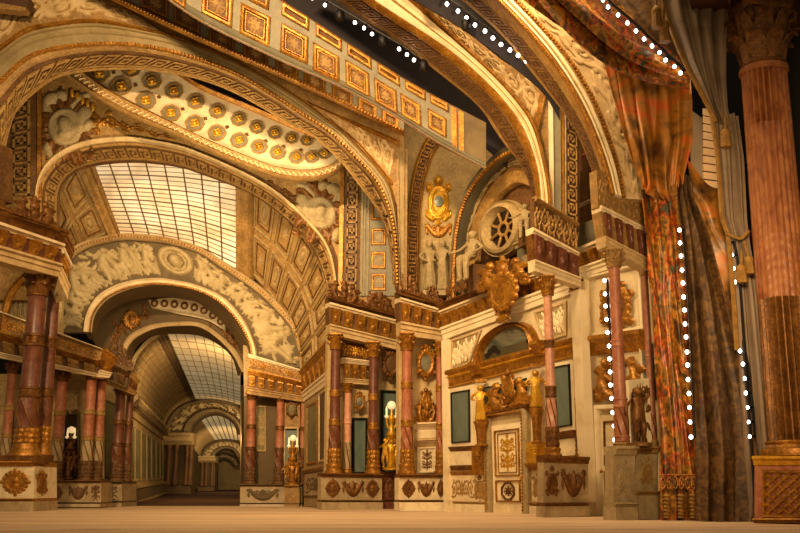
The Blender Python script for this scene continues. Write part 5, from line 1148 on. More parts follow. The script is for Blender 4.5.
mb = MB(); sp_ = np.array([DW.at(x, y, -.2) for x, y in ell(13, 19, n=9)]); hub = np.array([DW.at(x, y, -.2) for x, y in ell(4.5, 6.5, n=17)])
for k in range(8): tube(mb, [hub[2*k], sp_[k]], .05, 6)
tube(mb, hub, .06, 6); mb.build('spokes', 'ochre', r2)
p = DW.at(474, 289, .5); o = thing('statue', 'pale statue of a seated woman reaching left beside the round window', 'statue', p); mb = MB(); put_fig(mb, 'seated', p+[0, 0, .15], (zat(p[1], 233)-p[2])*.98, -.7, 1.25); mb.build('figure', 'stone', o); mb = MB(); bx(mb, p+[.15, .1, .35], (.6, .6, .9), .3); mb.build('seat', 'ochre_dark', o, False)
p = DW.at(526, 243, .5); o = thing('statue', 'small dim statue of a seated figure right of the round window', 'statue', p); mb = MB(); put_fig(mb, 'seated', p+[0, 0, .05], (zat(p[1], 204)-p[2])*.98, -.3, 1.25); mb.build('figure', 'stone', o); mb = MB(); bx(mb, p+[.1, .1, .2], (.5, .5, .6), .3); mb.build('seat', 'ochre_dark', o, False)
r, S = pedestal('dark stepped pedestal right of the round window, under the small statue', DW, 517, 537, 244, 280, [('rosette', .2, .8)], .2, .6, ('grey_dark', 'stone', 'grey_dark'), ytr=236, ybr=270, f=(.15, .8))
# door wall, lower part
Dq = lambda a, b, c, d, off=0.: Q(DW, a, b, c, d, off)
mb = MB(); polyprism(mb, DW, [(443, 330), (584, 286), (590, 517), (447, 512)], 0, .35); wr = struct(mb.build('wall_right_door', 'ivory', None, False), 'cream wall with door, dark mirrors and gilt mouldings on the right', 'wall')
bands2 = [(0, .18, 'cornice', 'old_gold', 'cornice'), (.18, .3, 'fillet', 'ivory', 'fillet'), (.3, .66, 'plain', 'ochre_dark', 'frieze'), (.66, 1, 'architrave', 'white_moulding', 'architrave')]
entab('long gilt bracketed entablature rising along the door wall', DW, (442, 305), (577, 252), (444, 340), (580, 291), bands2, 13, .05, .75, back=-.04, bu=(.0, 1.), bmat='gold', bw=.66)
r = thing('overdoor_relief', 'upper door wall with half round landscape painting between relief panels', 'wall panel', DW.at(505, 380))
S = Dq((449, 341), (575, 297), (577, 341), (450, 377), .0)
fo = [(475, 370), (478, 352), (486, 338), (498, 328), (510, 323), (522, 322), (532, 327), (538, 338), (541, 351)]; fi = [(482, 366), (484, 352), (491, 340), (501, 331), (511, 327), (520, 327), (528, 331), (532, 340), (533, 350)]
S = loft([(fo, DW, .05), (fi, DW, .05)], 40); mb = MB(); strip(mb, S, [(0, .04), (.2, .2), (.45, .1), (.8, .22), (1, .02)], nu=40, back=-.04); mb.build('arch_frame', 'gold', r)
mb = MB(); polyprism(mb, DW, fi, .05, .04); o = mb.build('landscape_painting', 'painting', r, False)
mb = MB(); polyprism(mb, DW, [(482.5, 365), (483.5, 354), (493, 352), (503, 347), (515, 344), (524, 341), (532.5, 341), (533, 349.5)], .065, .01); mb.build('painted_land', 'painted_land', o, False)
for x, y, q in ((490, 352, 3), (494, 349, 3.4), (498, 352, 2.6), (487, 356, 2.4), (528, 341, 2)): mb = MB(); polyprism(mb, DW, [(x+q*math.cos(a), y+q*1.2*math.sin(a)) for a in np.linspace(0, 2*PI, 9)[:-1]], .075, .01); mb.build('painted_tree', 'oculus_glass', o, False)
S = Dq((452, 340), (482, 330), (470, 364), (452, 372), .02); panel_on(S, 0, 1, 0, 1, 'relief_panel', 'stone', r, 'cream', .1); carve('acanthus', S, .06, .94, .08, .92, 'white_moulding', r, .7, 'leaf_carving', 2, .03)
S = Dq((534, 312), (567, 301), (567, 336), (545, 343), .02); panel_on(S, 0, 1, 0, 1, 'relief_panel', 'stone', r, 'cream', .1); carve('acanthus', S, .06, .94, .08, .92, 'white_moulding', r, .7, 'leaf_carving', 2, .03)
S = Dq((448, 371), (578, 337), (579, 356), (449, 389), .02); mb = MB(); strip(mb, S, [(0, .14), (.15, .16), (.3, .1), (.5, .06), (.8, .06), (1, .02)]); o = mb.build('gilt_entablature', 'gold', r); mb = MB(); strip(mb, S, [(.32, .1), (.4, .13), (.48, .08)]); strip(mb, S, [(.88, .05), (.94, .1), (1, .03)]); mb.build('fillets', 'bright_gold', o)
for x, y in ((478, 371), (540, 350)): S = Dq((x-4, y-8), (x+4, y-10), (x+4, y+3), (x-4, y+5), .1); mb = MB(); strip(mb, S, [(0, .25), (.3, .3), (.5, .2), (1, .1)]); mb.build('block', 'gold', r)
# mirrors and mouldings
r = thing('tall_mirror', 'dark tall mirror in a white surround left of the door', 'mirror', DW.at(462, 445)); S = Dq((450, 389), (474.5, 384.5), (475, 446), (451, 448), .02)
mb = MB(); box(mb, S, 0, 1, 0, 1, -.02, .05); mb.build('surround', 'white_moulding', r, False); panel_on(S, .12, .88, .07, .93, 'mirror_glass', 'teal_panel', r, 'black_metal', .05, .07, .12, 'mirror_frame')
r = thing('tall_mirror', 'dark mirror behind the gilded crest above the door', 'mirror', DW.at(507, 415)); S = Dq((482, 385), (531, 373), (531, 408), (482, 416), .02)
mb = MB(); box(mb, S, 0, 1, 0, 1, -.02, .05); mb.build('surround', 'white_moulding', r, False); panel_on(S, .05, .95, .12, .95, 'mirror_glass', 'teal_panel', r, 'black_metal', .04, .07, .1, 'mirror_frame')
r = thing('tall_mirror', 'dark mirror behind the tall pink column on the right wall', 'mirror', DW.at(565, 430)); S = Dq((552, 364), (574, 360), (577, 430), (554, 434), .02)
mb = MB(); box(mb, S, 0, 1, 0, 1, -.02, .05); mb.build('surround', 'white_moulding', r, False); panel_on(S, .1, .88, .05, .93, 'mirror_glass', 'teal_panel', r, 'black_metal', .05, .07, .12, 'mirror_frame')
for lab, x0, x1, y0, y1 in (('lower panelling left of the door with gilt mouldings and relief', 450, 487, 447, 511), ):
    r = thing('dado', lab, 'panelling', DW.at(468, 511)); S = Dq((450, 447), (487, 445), (489, 513), (451, 511.5), .0)
    for v0, v1, kd, m_ in ((0, .07, 'cornice', 'old_gold'), (.3, .37, 'cap', 'old_gold'), (.38, .44, 'cap', 'gold'), (.84, .88, 'cap', 'ochre')): band(S, v0, v1, kd, .32).build('moulding', m_, r)
    mb = MB(); box(mb, S, .04, .64, .08, .29, -.02, .06); mb.build('white_panel', 'white_marble', r, False)
    S1 = Dq((475, 447), (486.5, 446), (487, 474), (475.5, 474), .05); mb = MB(); box(mb, S1, 0, 1, 0, 1, -.02, .15); o = mb.build('gilt_block', 'gold', r, False); carve('rosette', S1, .1, .9, .2, .7, 'gold', o, .5, 'rosette', h0=.15)
    carve('rinceau', S, .03, .62, .47, .82, 'ochre', r, .6, 'leaf_carving'); carve('cartouche', S, .6, .97, .44, .85, 'ochre', r, .7, 'cartouche')
    mb = MB(); box(mb, S, 0, 1, .88, 1, -.02, .12); mb.build('plinth', 'white_marble', r, False)
r = thing('pilaster', 'plain white corner pilaster between the narrow wing and the door wall', 'pilaster', DW.at(448, 511)); S = Dq((444, 341), (449.5, 339), (451, 512), (446.5, 511.5), .02); mb = MB(); strip(mb, S, [(0, .12), (1, .12)]); mb.build('shaft', 'white_moulding', r, False); S1 = Dq((446, 500), (451, 500), (451.5, 512), (446.5, 511.5), .1); mb = MB(); strip(mb, S1, [(0, .1), (1, .12)]); mb.build('foot', 'white_marble', r, False)
# door
S = Dq((487, 411), (530, 405), (531.5, 516), (489, 514), .02)
mb = MB(); frame(mb, S, 0, 1, 0, 1.05, .24, .22); r = struct(mb.build('door_1', 'stone', None), 'white door with gilt arabesque panels standing in its carved frame', 'door')
mb = MB(); beads(mb, S, 22, .05, .05, .08, .92, .2)
for k in range(30): ball(mb, S.pt(.07, .08+k*.03, .21), .05, 6, 4); ball(mb, S.pt(.93, .08+k*.03, .21), .05, 6, 4)
mb.build('frame_carving', 'gold', r)
S = Dq((493, 426), (524, 422), (526.5, 515), (495.5, 513.5), .08)
mb = MB(); box(mb, S, 0, 1, 0, 1, -.06, .06); d = mb.build('door_leaf', 'white_moulding', r, False)
for v0, v1, pat in ((.06, .585, 'arabesque'), (.625, .87, 'cartouche')):
    mb = MB(); frame(mb, S, .1, .9, v0, v1, .06, .12); mb.build('panel_moulding', 'gold', d)
    if pat == 'arabesque':
        mb = MB(); frame(mb, S, .2, .8, v0+.04, v1-.04, .03, .1); mb.build('inner_moulding', 'gold', d); carve(pat, S, .22, .78, v0+.05, v1-.05, 'bright_gold', d, .6, 'arabesque', h0=.06)
    else:
        mb = MB(); disc_ring(mb, S, .5, (v0+v1)/2, .36, .3, .05, .11, 8, PI/8, .8); mb.build('octagon_moulding', 'old_gold', d, False); carve('rosette', S, .33, .67, v0+.06, v1-.06, 'old_gold', d, .5, 'rosette', h0=.06)
for k in range(2): mb = MB(); box(mb, S, .0 if k == 0 else .52, .46 if k == 0 else 1.0, .89, .995, .05, .08); mb.build('kick_plate', 'ivory', d, False)
mb = MB(); ball(mb, S.pt(.93, .6, .12), .05, 8, 6); mb.build('door_knob', 'bright_gold', d)
# crest and caryatids
r = thing('overdoor_crest', 'gilded overdoor with crowned shield between two scrolled creatures', 'sculpture', DW.at(508, 412)); S = Dq((484, 378), (531, 366), (531.5, 405), (485, 414), .2)
carve('creatures', S, 0, 1, .1, 1, 'gold', r, 1.0, 'creatures'); S1 = Dq((500, 371), (515, 368), (515, 400), (500, 403), .4); carve('cartouche', S1, 0, 1, 0, 1, 'gold', r, 1.1, 'shield')
S1 = Dq((485, 413), (531, 404), (531, 410), (485, 419), .1); mb = MB(); strip(mb, S1, [(0, .16), (.4, .18), (.7, .1), (1, .05)]); mb.build('ledge', 'old_gold', r)
def caryatid(lab, x, ytop, ymid, ybot, w, off=.35, fm='bright_gold', pl=DW, pose='draped', tm='gold'):
    p = pl.at(x, ymid, off); mp_ = pl.m(x, ymid); z0 = zat(p[1], ybot); z1 = zat(p[1], ytop)
    r = thing('caryatid', lab, 'statue', (p[0], p[1], z0)); mb = MB(); put_fig(mb, pose, p, (z1-p[2])*.98, -.2, 1.6); mb.build('figure', fm, r)
    mb = MB(); h = p[2]-z0; rw = w*mp_*.5; lathe(mb, (p[0], p[1], z0), [(rw*.85, 0), (rw*.85, .06*h), (rw*.6, .1*h), (rw*.72, .6*h), (rw*.9, .85*h), (rw*1.05, .93*h), (rw*1.05, h)], 8, lambda t, z: 1+.04*np.cos(8*t)); mb.build('tapered_pedestal', tm, r)
    mb = MB(); bx(mb, (p[0], p[1], z1+.1), (rw*1.7, rw*1.4, .1)); mb.build('abacus', tm, r, False)
    return r
caryatid('gilded half figure carrying the ledge on the left of the door', 481, 384, 421, 446, 14)
caryatid('gilded half figure carrying the ledge on the right of the door', 536.5, 369, 408, 444, 13)
r = thing('dado', 'gilt block and relief panel just right of the door', 'panelling', DW.at(538, 514)); S = Dq((531, 443), (545, 441), (546, 518), (532, 516), .0)
mb = MB(); box(mb, S, 0, 1, 0, .3, -.02, .2); o = mb.build('gilt_block', 'bright_gold', r, False); carve('rosette', S, .15, .85, .05, .22, 'bright_gold', o, .6, 'rosette', h0=.2); band(S, .28, .38, 'cornice', .8).build('moulding', 'gold', r); carve('cartouche', S, .0, 1., .4, .78, 'ochre', r, .7, 'cartouche'); band(S, .8, .86, 'cap', .7).build('moulding', 'ochre', r); mb = MB(); box(mb, S, 0, 1, .86, 1, -.02, .1); mb.build('plinth', 'white_marble', r, False)
r, S = (None, None)
S = Q(DW, (476, 258), (530, 248), (530, 306), (476, 316), .5); r = thing('coat_of_arms', 'large round gilt emblem with supporters on the door wall cornice', 'sculpture', S.pt(.5, .9))
carve('creatures', S, 0, 1, .05, .62, 'gold', r, .9, 'supporters'); S1 = Q(DW, (486, 272), (521, 266), (521, 310), (486, 316), .62); c = Cv(1, 1, 56); c.ring(.5, .5, .33, .36, .05, 1.3); c.ring(.5, .5, .25, .28, .025); c.plate(.5, .5, .32, .35, .03)
for k in range(14): a = PI*2*k/14; c.blob(.5+.38*math.cos(a), .5+.41*math.sin(a), .09, .055, a+1.57, 1.3)
c.spiral(.44, .5, .1, 1.5, 1, 0, .025, False); c.spiral(.56, .5, .1, 1.5, -1, 3, .025, False); c.leaf(.5, .4, 1.57, .3, .03)
mb = MB(); c.emit(mb, S1, 0, 1, 0, 1, .9, solid=True); mb.build('shield', 'gold', r)
S1 = Q(DW, (495, 306), (511, 304), (511, 322), (495, 324), .5); carve('trophy', S1, 0, 1, 0, 1, 'gold', r, .9, 'pendant')
crest('gilt scroll ornament by the inner corner of the door wall cornice', DW, 446, 469, 279, 272, 303, 294, 'leafscroll', .25, 'old_gold', k=.8)

# ------------------------------------------------------------------ wing with the tall pink column
W5 = Pl.through((540, 27.6), (584, 28.2))
entab('marble and gilt entablature block on the tall pink column wing', W5, (531, 228), (577, 253), (534, 271), (580, 287), [(0, .14, 'fillet', 'ivory', 'top_fillet'), (.14, .74, 'plain', 'old_gold', 'frieze'), (.74, 1, 'architrave', 'ivory', 'architrave')], 4, .2, .55, bmat='red_marble', back=-.3, bw=.7)
r = thing('crest_frieze', 'carved leaf frieze on top of the tall pink column wing', 'sculpture', W5.at(555, 240)); S = Q(W5, (534, 198), (576, 224), (577, 252), (533, 229), .25); mb = MB(); box(mb, S, 0, 1, 0, 1, -.2, .02); mb.build('board', 'ochre_dark', r, False); carve('acanthus', S, 0, 1, 0, 1, 'ochre', r, .8, 'leaf_carving', h0=.02); mb = MB(); strip(mb, S, [(-.04, .1), (.06, .2), (.12, .1)]); mb.build('rope_moulding', 'ochre', r)
pm = {'shaft': 'pale_marble', 'spiral': 'pale_marble', 'cap': 'gold', 'relief': 'old_gold', 'base': 'gold', 'ring': 'old_gold'}
column('column', 'tall slim pink column with patterned lower band right of the door', W5, 553, [(276, 296, 'cap', 5.4), (296, 340, 'shaft', 4.4), (340, 348, 'ring', 4.8), (348, 386, 'shaft', 4.7), (386, 398, 'ring', 5.2), (398, 427, 'spiral', 5.1), (427, 447, 'relief', 6.2), (447, 457, 'base', 6.5)], .25, mats=pm)
column('column', 'slim pink pilaster column close to the white pier right of the mirror', W5, 580.5, [(288, 300, 'cap', 3.4), (300, 350, 'shaft', 3.2), (350, 358, 'ring', 3.5), (358, 398, 'shaft', 3.3), (398, 406, 'ring', 3.5), (406, 432, 'spiral', 3.5), (432, 448, 'relief', 3.9), (448, 457, 'base', 4.2)], -.3, mats=pm)
pedestal('long grey plinth with shell and leaf carving under the tall pink column', W5, 543.5, 588, 455, 517, [('cartouche', .02, .36), ('swag', .36, .98)], .5, .3, ('grey_marble', 'old_gold', 'grey_marble', 'old_gold'), f=(.12, .77), ytr=457, ybr=516, k=.6)
r = thing('pier', 'plain white upright pier between the tall pink column and the right doorway', 'pilaster', W5.at(590, 517)); S = Q(W5, (576, 290), (584, 291), (594.5, 516.5), (587, 516.5), .05); mb = MB(); strip(mb, S, [(0, .15), (1, .15)], back=-.3); mb.build('shaft', 'white_moulding', r, False); S1 = Q(W5, (586.5, 502), (594, 502), (595, 517), (587, 517), .25); mb = MB(); strip(mb, S1, [(0, .1), (1, .12)], back=-.4); mb.build('foot', 'grey_marble', r, False)
r = thing('dado_relief', 'narrow white panel under the mirror behind the tall pink column', 'wall panel', DW.at(565, 455)); S = Dq((552, 434), (577, 430), (578, 456), (553, 458), .02); band(S, 0, .25, 'cornice', .7).build('sill', 'old_gold', r); mb = MB(); box(mb, S, .05, .95, .3, .95, -.02, .05); mb.build('panel', 'white_marble', r, False)
# ------------------------------------------------------------------ wall with oval frame and second door, behind the front portal
CW = Pl.through((580, 28.9), (655, 26.2))
mb = MB(); polyprism(mb, CW, [(578, 282), (660, 262), (668, 520), (592, 517)], 0, .3); struct(mb.build('wall_right_front', 'ivory', None, False), 'white wall with oval gilt frame and door behind the front portal', 'wall')
entab('short gilt entablature between the tall pink column wing and the front portal', CW, (578, 250), (612, 236), (580, 279), (614, 268), [(0, .2, 'fillet', 'ivory', 'fillet'), (.2, .66, 'plain', 'ochre_dark', 'frieze'), (.66, 1, 'architrave', 'white_moulding', 'architrave')], 3, .05, .8, bmat='gold')
S = Q(CW, (577, 226), (612, 212), (612, 236), (577, 250), .0); r = thing('crest_frieze', 'dark painted frieze panel above the short entablature on the right', 'sculpture', S.pt(.5, 1.)); mb = MB(); box(mb, S, 0, 1, 0, 1, -.2, .02); mb.build('board', 'grey_dark', r, False); carve('leafscroll', S, 0, 1, .1, .9, 'ochre_dark', r, .7, 'leaf_carving')
S = Q(CW, (586, 277), (642, 262), (646, 330), (588, 338), .0); r = thing('overdoor_relief', 'white framed panel around the oval gilt frame on the right', 'wall panel', S.pt(.5, 1.)); mb = MB(); frame(mb, S, 0, 1, 0, 1, .12, .12); mb.build('panel_frame', 'white_moulding', r)
S = Q(CW, (586, 338), (648, 330), (650, 350), (588, 356), .02); mb = MB(); strip(mb, S, [(0, .3), (.2, .32), (.4, .2), (.7, .14), (1, .05)]); mb.build('gilt_cornice', 'gold', r)
oval_frame('big oval gilt frame with rope border behind the front portal column', CW, 616, 307, 15, 22, .1, 'gold', 'ochre_dark', deco=1.3)
S = Q(CW, (592, 352), (646, 350), (648, 400), (594, 402), .1); r = thing('overdoor_crest', 'pale gilt scroll sculpture over the right hand doorway', 'sculpture', S.pt(.5, 1.)); carve('creatures', S, 0, 1, 0, 1, 'gold', r, 1., 'scrolls')
S = Q(CW, (598, 405), (625, 404), (628, 519), (600, 518), .02); mb = MB(); frame(mb, S, 0, 1, 0, 1.04, .16, .2); r = struct(mb.build('door_2', 'white_moulding', None), 'white panelled door half hidden behind the front portal column', 'door')
S = Q(CW, (602, 415), (624, 414), (627, 519), (604, 518), .05); mb = MB(); box(mb, S, 0, 1, 0, 1, -.02, .05); d = mb.build('door_leaf', 'ivory', r, False)
for v0, v1 in ((.06, .5), (.55, .95)): mb = MB(); frame(mb, S, .15, .85, v0, v1, .06, .1); mb.build('panel_moulding', 'old_gold', d)
mb = MB(); ball(mb, S.pt(.08, .55, .12), .05, 8, 6); mb.build('door_knob', 'gold', d)
S = Q(CW, (640, 345), (652, 343), (656, 400), (644, 402), .03); r = thing('tall_mirror', 'narrow teal panel beside the scroll sculpture near the bright drape', 'mirror', S.pt(.5, 1.)); panel_on(S, 0, 1, 0, 1, 'mirror_glass', 'teal_panel', r, 'ivory', .08)

# ------------------------------------------------------------------ front portal: block, column, statue, pedestal
FP = Pl.through((598, 25.0), (645, 25.6))
entab('marble entablature with sunken red panels on the front portal', FP, (599, 206), (643, 228), (605, 247), (648, 270), [(0, .13, 'fillet', 'ivory', 'fillet'), (.13, .74, 'plain', 'ochre', 'frieze'), (.74, 1, 'architrave', 'cream', 'architrave')], 4, .1, .5, bmat='red_marble', back=-.35, bw=.5)
S = Q(FP, (596, 170), (642, 176), (643, 230), (598, 207), .1); r = thing('crest_frieze', 'large carved scroll block at the foot of the front arch', 'sculpture', S.pt(.5, 1.)); mb = MB(); box(mb, S, 0, 1, 0, 1, -.3, .02); mb.build('board', 'ochre', r, False); carve('acanthus', S, 0, 1, 0.05, .95, 'ochre', r, .5, 'leaf_carving', h0=.02)
fm = {'shaft': 'pink_marble', 'spiral': 'pink_marble', 'cap': 'ochre', 'relief': 'pink_marble', 'base': 'ochre', 'ring': 'pink_marble', 'plinth': 'grey_marble'}
column('column', 'tall dim pink column of the front portal beside a string of bulbs', FP, 622.5, [(250, 268, 'cap', 6.6), (268, 340, 'shaft', 5.8), (340, 347, 'ring', 6.2), (347, 398, 'shaft', 6.2), (398, 408, 'ring', 6.6), (408, 436, 'spiral', 6.7), (436, 442, 'ring', 7.2), (442, 449, 'base', 7.4)], .1, mats=fm)
column('column', 'slim pink column against the edge of the bright drape', Pl(26.0), 654, [(262, 276, 'cap', 3.8), (276, 350, 'shaft', 3.4), (350, 357, 'ring', 3.7), (357, 410, 'shaft', 3.6), (410, 416, 'ring', 3.8), (416, 440, 'spiral', 3.8), (440, 450, 'base', 4.3)], 0, mats=fm)
pedestal('grey pedestal with oval carving under the front portal column', FP, 613.5, 635, 446, 520.5, [('cartouche', .08, .92)], .5, .35, ('grey_marble', 'stone', 'grey_marble'), f=(.12, .76))
pedestal('stepped statue pedestal between front portal column and bright drape', FP, 636, 658, 446, 519, [('cartouche', .15, .85)], .2, .35, ('grey_marble', 'ochre', 'stone'), f=(.1, .62))
p = FP.at(640, 444, .5); o = thing('statue', 'gilded standing figure on the stepped pedestal before a white niche', 'statue', p); mb = MB(); put_fig(mb, 'nude', p, zat(p[1], 386)-p[2], .3, 1.25); mb.build('figure', 'old_gold', o); mb = MB(); lathe(mb, p-np.array([0, 0, .06]), [(.32, 0), (.3, .08), (.2, .1)], 12); mb.build('base', 'old_gold', o)
S = Q(FP, (628, 380), (650, 378), (653, 444), (631, 446), -.25); r = thing('niche', 'pale arched niche behind the gilded figure on the right', 'wall panel', S.pt(.5, 1.)); mb = MB(); box(mb, S, 0, 1, 0, 1, -.1, .03); mb.build('board', 'white_moulding', r, False); carve('trophy', S, 0.05, .95, .02, .98, 'old_gold', r, .7, 'carving')
# ------------------------------------------------------------------ second arch from the front
A2, A2b = Pl(28.2), Pl(29.6)
low = [(290, -32), (333, -2), (365, 20), (400, 43), (440, 74), (478, 106), (500, 138), (517, 160), (528, 180), (534, 205), (535, 232)]
bead = [(335, -36), (372, -2), (400, 17), (450, 50), (487, 82), (512, 110), (526, 133), (537, 165), (541, 195), (542, 232)]
outr = [(375, -36), (415, -2), (462, 45), (500, 82), (525, 112), (536, 132), (544, 165), (549, 195), (550, 232)]
r = thing('arch', 'second big arch from the front, cream and gilt with a carved spandrel', 'arch', A2.at(520, 160))
S = loft([(bead, A2, .1), (low, A2b)], 80); mb = MB(); strip(mb, S, [(0, 0), (1, 0)], nu=80, back=-.3); o = mb.build('soffit', 'ochre', r); mb = MB(); greek_key(mb, S, 26, .35, .82, .05, .13); mb.build('key_pattern', 'ochre_dark', o)
mb = MB(); strip(mb, S, [(0, .02), (.08, .1), (.2, .1), (.26, .02)], nu=80); o2 = mb.build('soffit_edging', 'gold', o)
S = loft([(outr, A2, .1), (bead, A2, .1)], 80); mb = MB(); strip(mb, S, [(.24, .1), (.34, .22), (.44, .08), (.62, .1), (.7, .05), (.86, .1), (1, .04)], nu=80); mb.build('face_moulding', 'white_moulding', r)
mb = MB(); strip(mb, S, [(0, .1), (.06, .22), (.18, .22), (.24, .1)], nu=80); o = mb.build('gilt_edge', 'gold', r); mb = MB(); beads(mb, S, 150, .12, .06, h=.22); mb.build('bead_row', 'gold', o)
mb = MB(); strip(mb, S, [(.56, .09), (.6, .12), (.66, .09)], nu=80); mb.build('line_moulding', 'ochre', r)
r = thing('spandrel_board', 'carved cream spandrel and grey pilasters at the right of the second arch', 'wall panel', A2.at(560, 225))
mb = MB(); polyprism(mb, A2, [(375, -50), (400, -40), (426, -2), (462, 28), (502, 60), (542, 86), (556, 100), (580, 124), (579, 236), (550, 236)]+outr[-2::-1], .05, .3); mb.build('board', 'ochre', r, False)
S = loft([([(424, -2), (461, 27), (501, 59), (536, 82), (544, 89)], A2, .06), ([(418, 1), (463, 45), (500, 80), (524, 108), (534, 126)], A2, .06)], 40); carve('acanthus', S, .1, .99, .05, .98, 'cream', r, .9, 'leaf_carving')
S = Q(A2, (541, 88), (547, 88), (537, 134), (533, 130), .06); mb = MB(); strip(mb, S, [(0, .15), (1, .15)]); mb.build('gilt_bar', 'gold', r, False)
S = Q(A2, (547, 90), (580, 112), (579, 232), (549, 226), .06)
for u0, u1, h, m_ in ((.02, .16, .12, 'white_moulding'), (.18, .4, .06, 'blue_grey'), (.42, .5, .16, 'gold'), (.52, .56, .1, 'white_moulding')): mb = MB(); box(mb, S, u0, u1, 0, 1, -.05, h); mb.build('pilaster_strip', m_, r, False)
mb = MB(); box(mb, S, .57, 1, 0, 1, -.05, .04); o = mb.build('key_pilaster', 'ochre_dark', r, False); St = Q(A2, (567, 229), (566, 103), (578, 111), (578, 231), .14); mb = MB(); greek_key(mb, St, 9, .1, .9, .06, .14); mb.build('key_pattern', 'ochre', o)
# ------------------------------------------------------------------ front arch
A1, A1b = Pl(25.2), Pl(26.5)
low = [(425, -30), (459, -2), (500, 34), (533, 74), (560, 108), (575, 130), (588, 160), (598, 190)]
bead = [(462, -30), (492, -2), (530, 37), (556, 70), (575, 100), (590, 130), (603, 165), (611, 195)]
outr = [(480, -30), (508, -2), (535, 26), (562, 58), (588, 100), (605, 140), (615, 170), (621, 198)]
far = [(515, -40), (548, -4), (580, 28), (612, 62), (630, 100), (639, 140), (644, 200)]
r = thing('arch', 'front arch with white moulding and large leaf carving beside the drapes', 'arch', A1.at(600, 190))
S = loft([(bead, A1, .1), (low, A1b)], 70); mb = MB(); strip(mb, S, [(0, 0), (1, 0)], nu=70, back=-.3); o = mb.build('soffit', 'ochre', r); mb = MB(); greek_key(mb, S, 20, .32, .8, .05, .13); mb.build('key_pattern', 'ochre_dark', o)
S = loft([(outr, A1, .1), (bead, A1, .1)], 70); mb = MB(); strip(mb, S, [(.0, .05), (.06, .16), (.3, .18), (.36, .04), (.42, .04), (.5, .16), (.66, .16), (.7, .04)], nu=70); mb.build('face_moulding', 'white_moulding', r)
mb = MB(); strip(mb, S, [(.7, .04), (.76, .12), (.94, .12), (1, .03)], nu=70); o = mb.build('gilt_edge', 'gold', r); mb = MB(); beads(mb, S, 110, .85, .06, h=.12); mb.build('bead_row', 'gold', o)
S = loft([(far, A1, .05), (outr, A1, .05)], 70, 2); mb = MB(); strip(mb, S, [(0, 0), (.5, 0), (.82, 0), (.86, .1), (.95, .1), (1, .03)], nu=70, back=-.3); mb.build('face', 'cream', r); carve('acanthus', S, .02, .98, .04, .82, 'cream', r, .8, 'leaf_carving')
mb = MB(); beads(mb, S, 70, .9, .07, h=.1); mb.build('bead_row', 'gold', r)

# ------------------------------------------------------------------ rows of bulbs
BP = Pl(28.0)
light_strip('row of white bulbs on the black border under the second arch', [(312, -2), (325, 5), (355, 22.5), (364, 28), (372, 34), (399, 49), (407, 54.5), (414, 60)], Pl(29.4), .055, railpx=(3, -4))
light_strip('row of bright bulbs on the black border behind the front arch', [(434, -4), (447, 4), (458, 11), (466.5, 18), (475, 25), (485, 31), (493, 38), (501, 44.5), (510, 50), (518, 55.5), (526, 61)], Pl(26.4), .055, railpx=(3, -4))
light_strip('row of bright bulbs along the upper edge of the orange swag', [(597, -6), (603, 0), (608, 7), (618, 15), (627.5, 23), (636, 31), (644, 39), (652, 46), (659.5, 52.5), (665.5, 60), (674.5, 66.5), (680.5, 73)], Pl(22.85), .045, railpx=(4, -3))
light_strip('upright string of bulbs between the bright drape and the brown drape', [(679.5, 230), (680, 243), (681, 256), (682, 270), (683, 283), (683.5, 297), (684.5, 310), (685, 324), (686, 337), (687, 352), (687.5, 365), (688, 379.5), (689, 393.5), (689.5, 407.5), (690, 422), (691, 437)], Pl(23.4), .045, railpx=(4, 0))
light_strip('short upright string of bulbs on a pole beside the giant pink column', [(729, 242), (732, 255), (733.5, 268.5), (735, 282), (740, 351), (743, 364), (745, 378.5), (746, 393), (748, 407.5), (749, 422), (750, 436.5)], Pl(22.9), .042, railpx=(5, 0))
light_strip('upright string of bulbs behind the front portal, left of its column', [(604.5, 280.5), (605, 294), (605.5, 306), (606.5, 319.5), (607.5, 332.5), (609, 346), (609.5, 359), (610, 372), (610.5, 385), (611.5, 398.5), (612.5, 412.5), (614, 426), (614.5, 440)], Pl(25.3), .046, railpx=(3, 0))
r = thing('lamp_pole', 'thin dark pole standing beside the giant pink column pedestal', 'pole', Pl(22.9).at(757, 520)); mb = MB(); p0, p1 = Pl(22.9).at(757, 520), Pl(22.9).at(748, 340); p1[:2] = p0[:2]; tube(mb, [p0, p1], .035, 8); mb.build('shaft', 'black_metal', r); mb = MB(); lathe(mb, p0, [(.12, 0), (.12, .05), (.04, .08)], 10); mb.build('foot', 'black_metal', r)
for i, (x, y, pl) in enumerate(((340, 16, Pl(29.6)), (383, 41, Pl(29.6)), (424, 66, Pl(29.6)), (466, 25, Pl(26.5)))):
    p = pl.at(x, y); r = thing('spotlight', ('black spotlight between the first bulbs of the second arch row', 'black spotlight halfway along the second arch row of bulbs', 'black spotlight past the last bulb of the second arch row', 'black spotlight hanging in the row of bulbs behind the front arch')[i], 'spotlight', p)
    mb = MB(); lathe(mb, p-np.array([0, 0, .15]), [(.1, 0), (.14, .05), (.15, .25), (.09, .36)], 12); mb.build('housing', 'black_metal', r); mb = MB(); tube(mb, [p+[0, 0, .2], p+[0, 0, .5]], .03, 6); mb.build('bracket', 'black_metal', r)
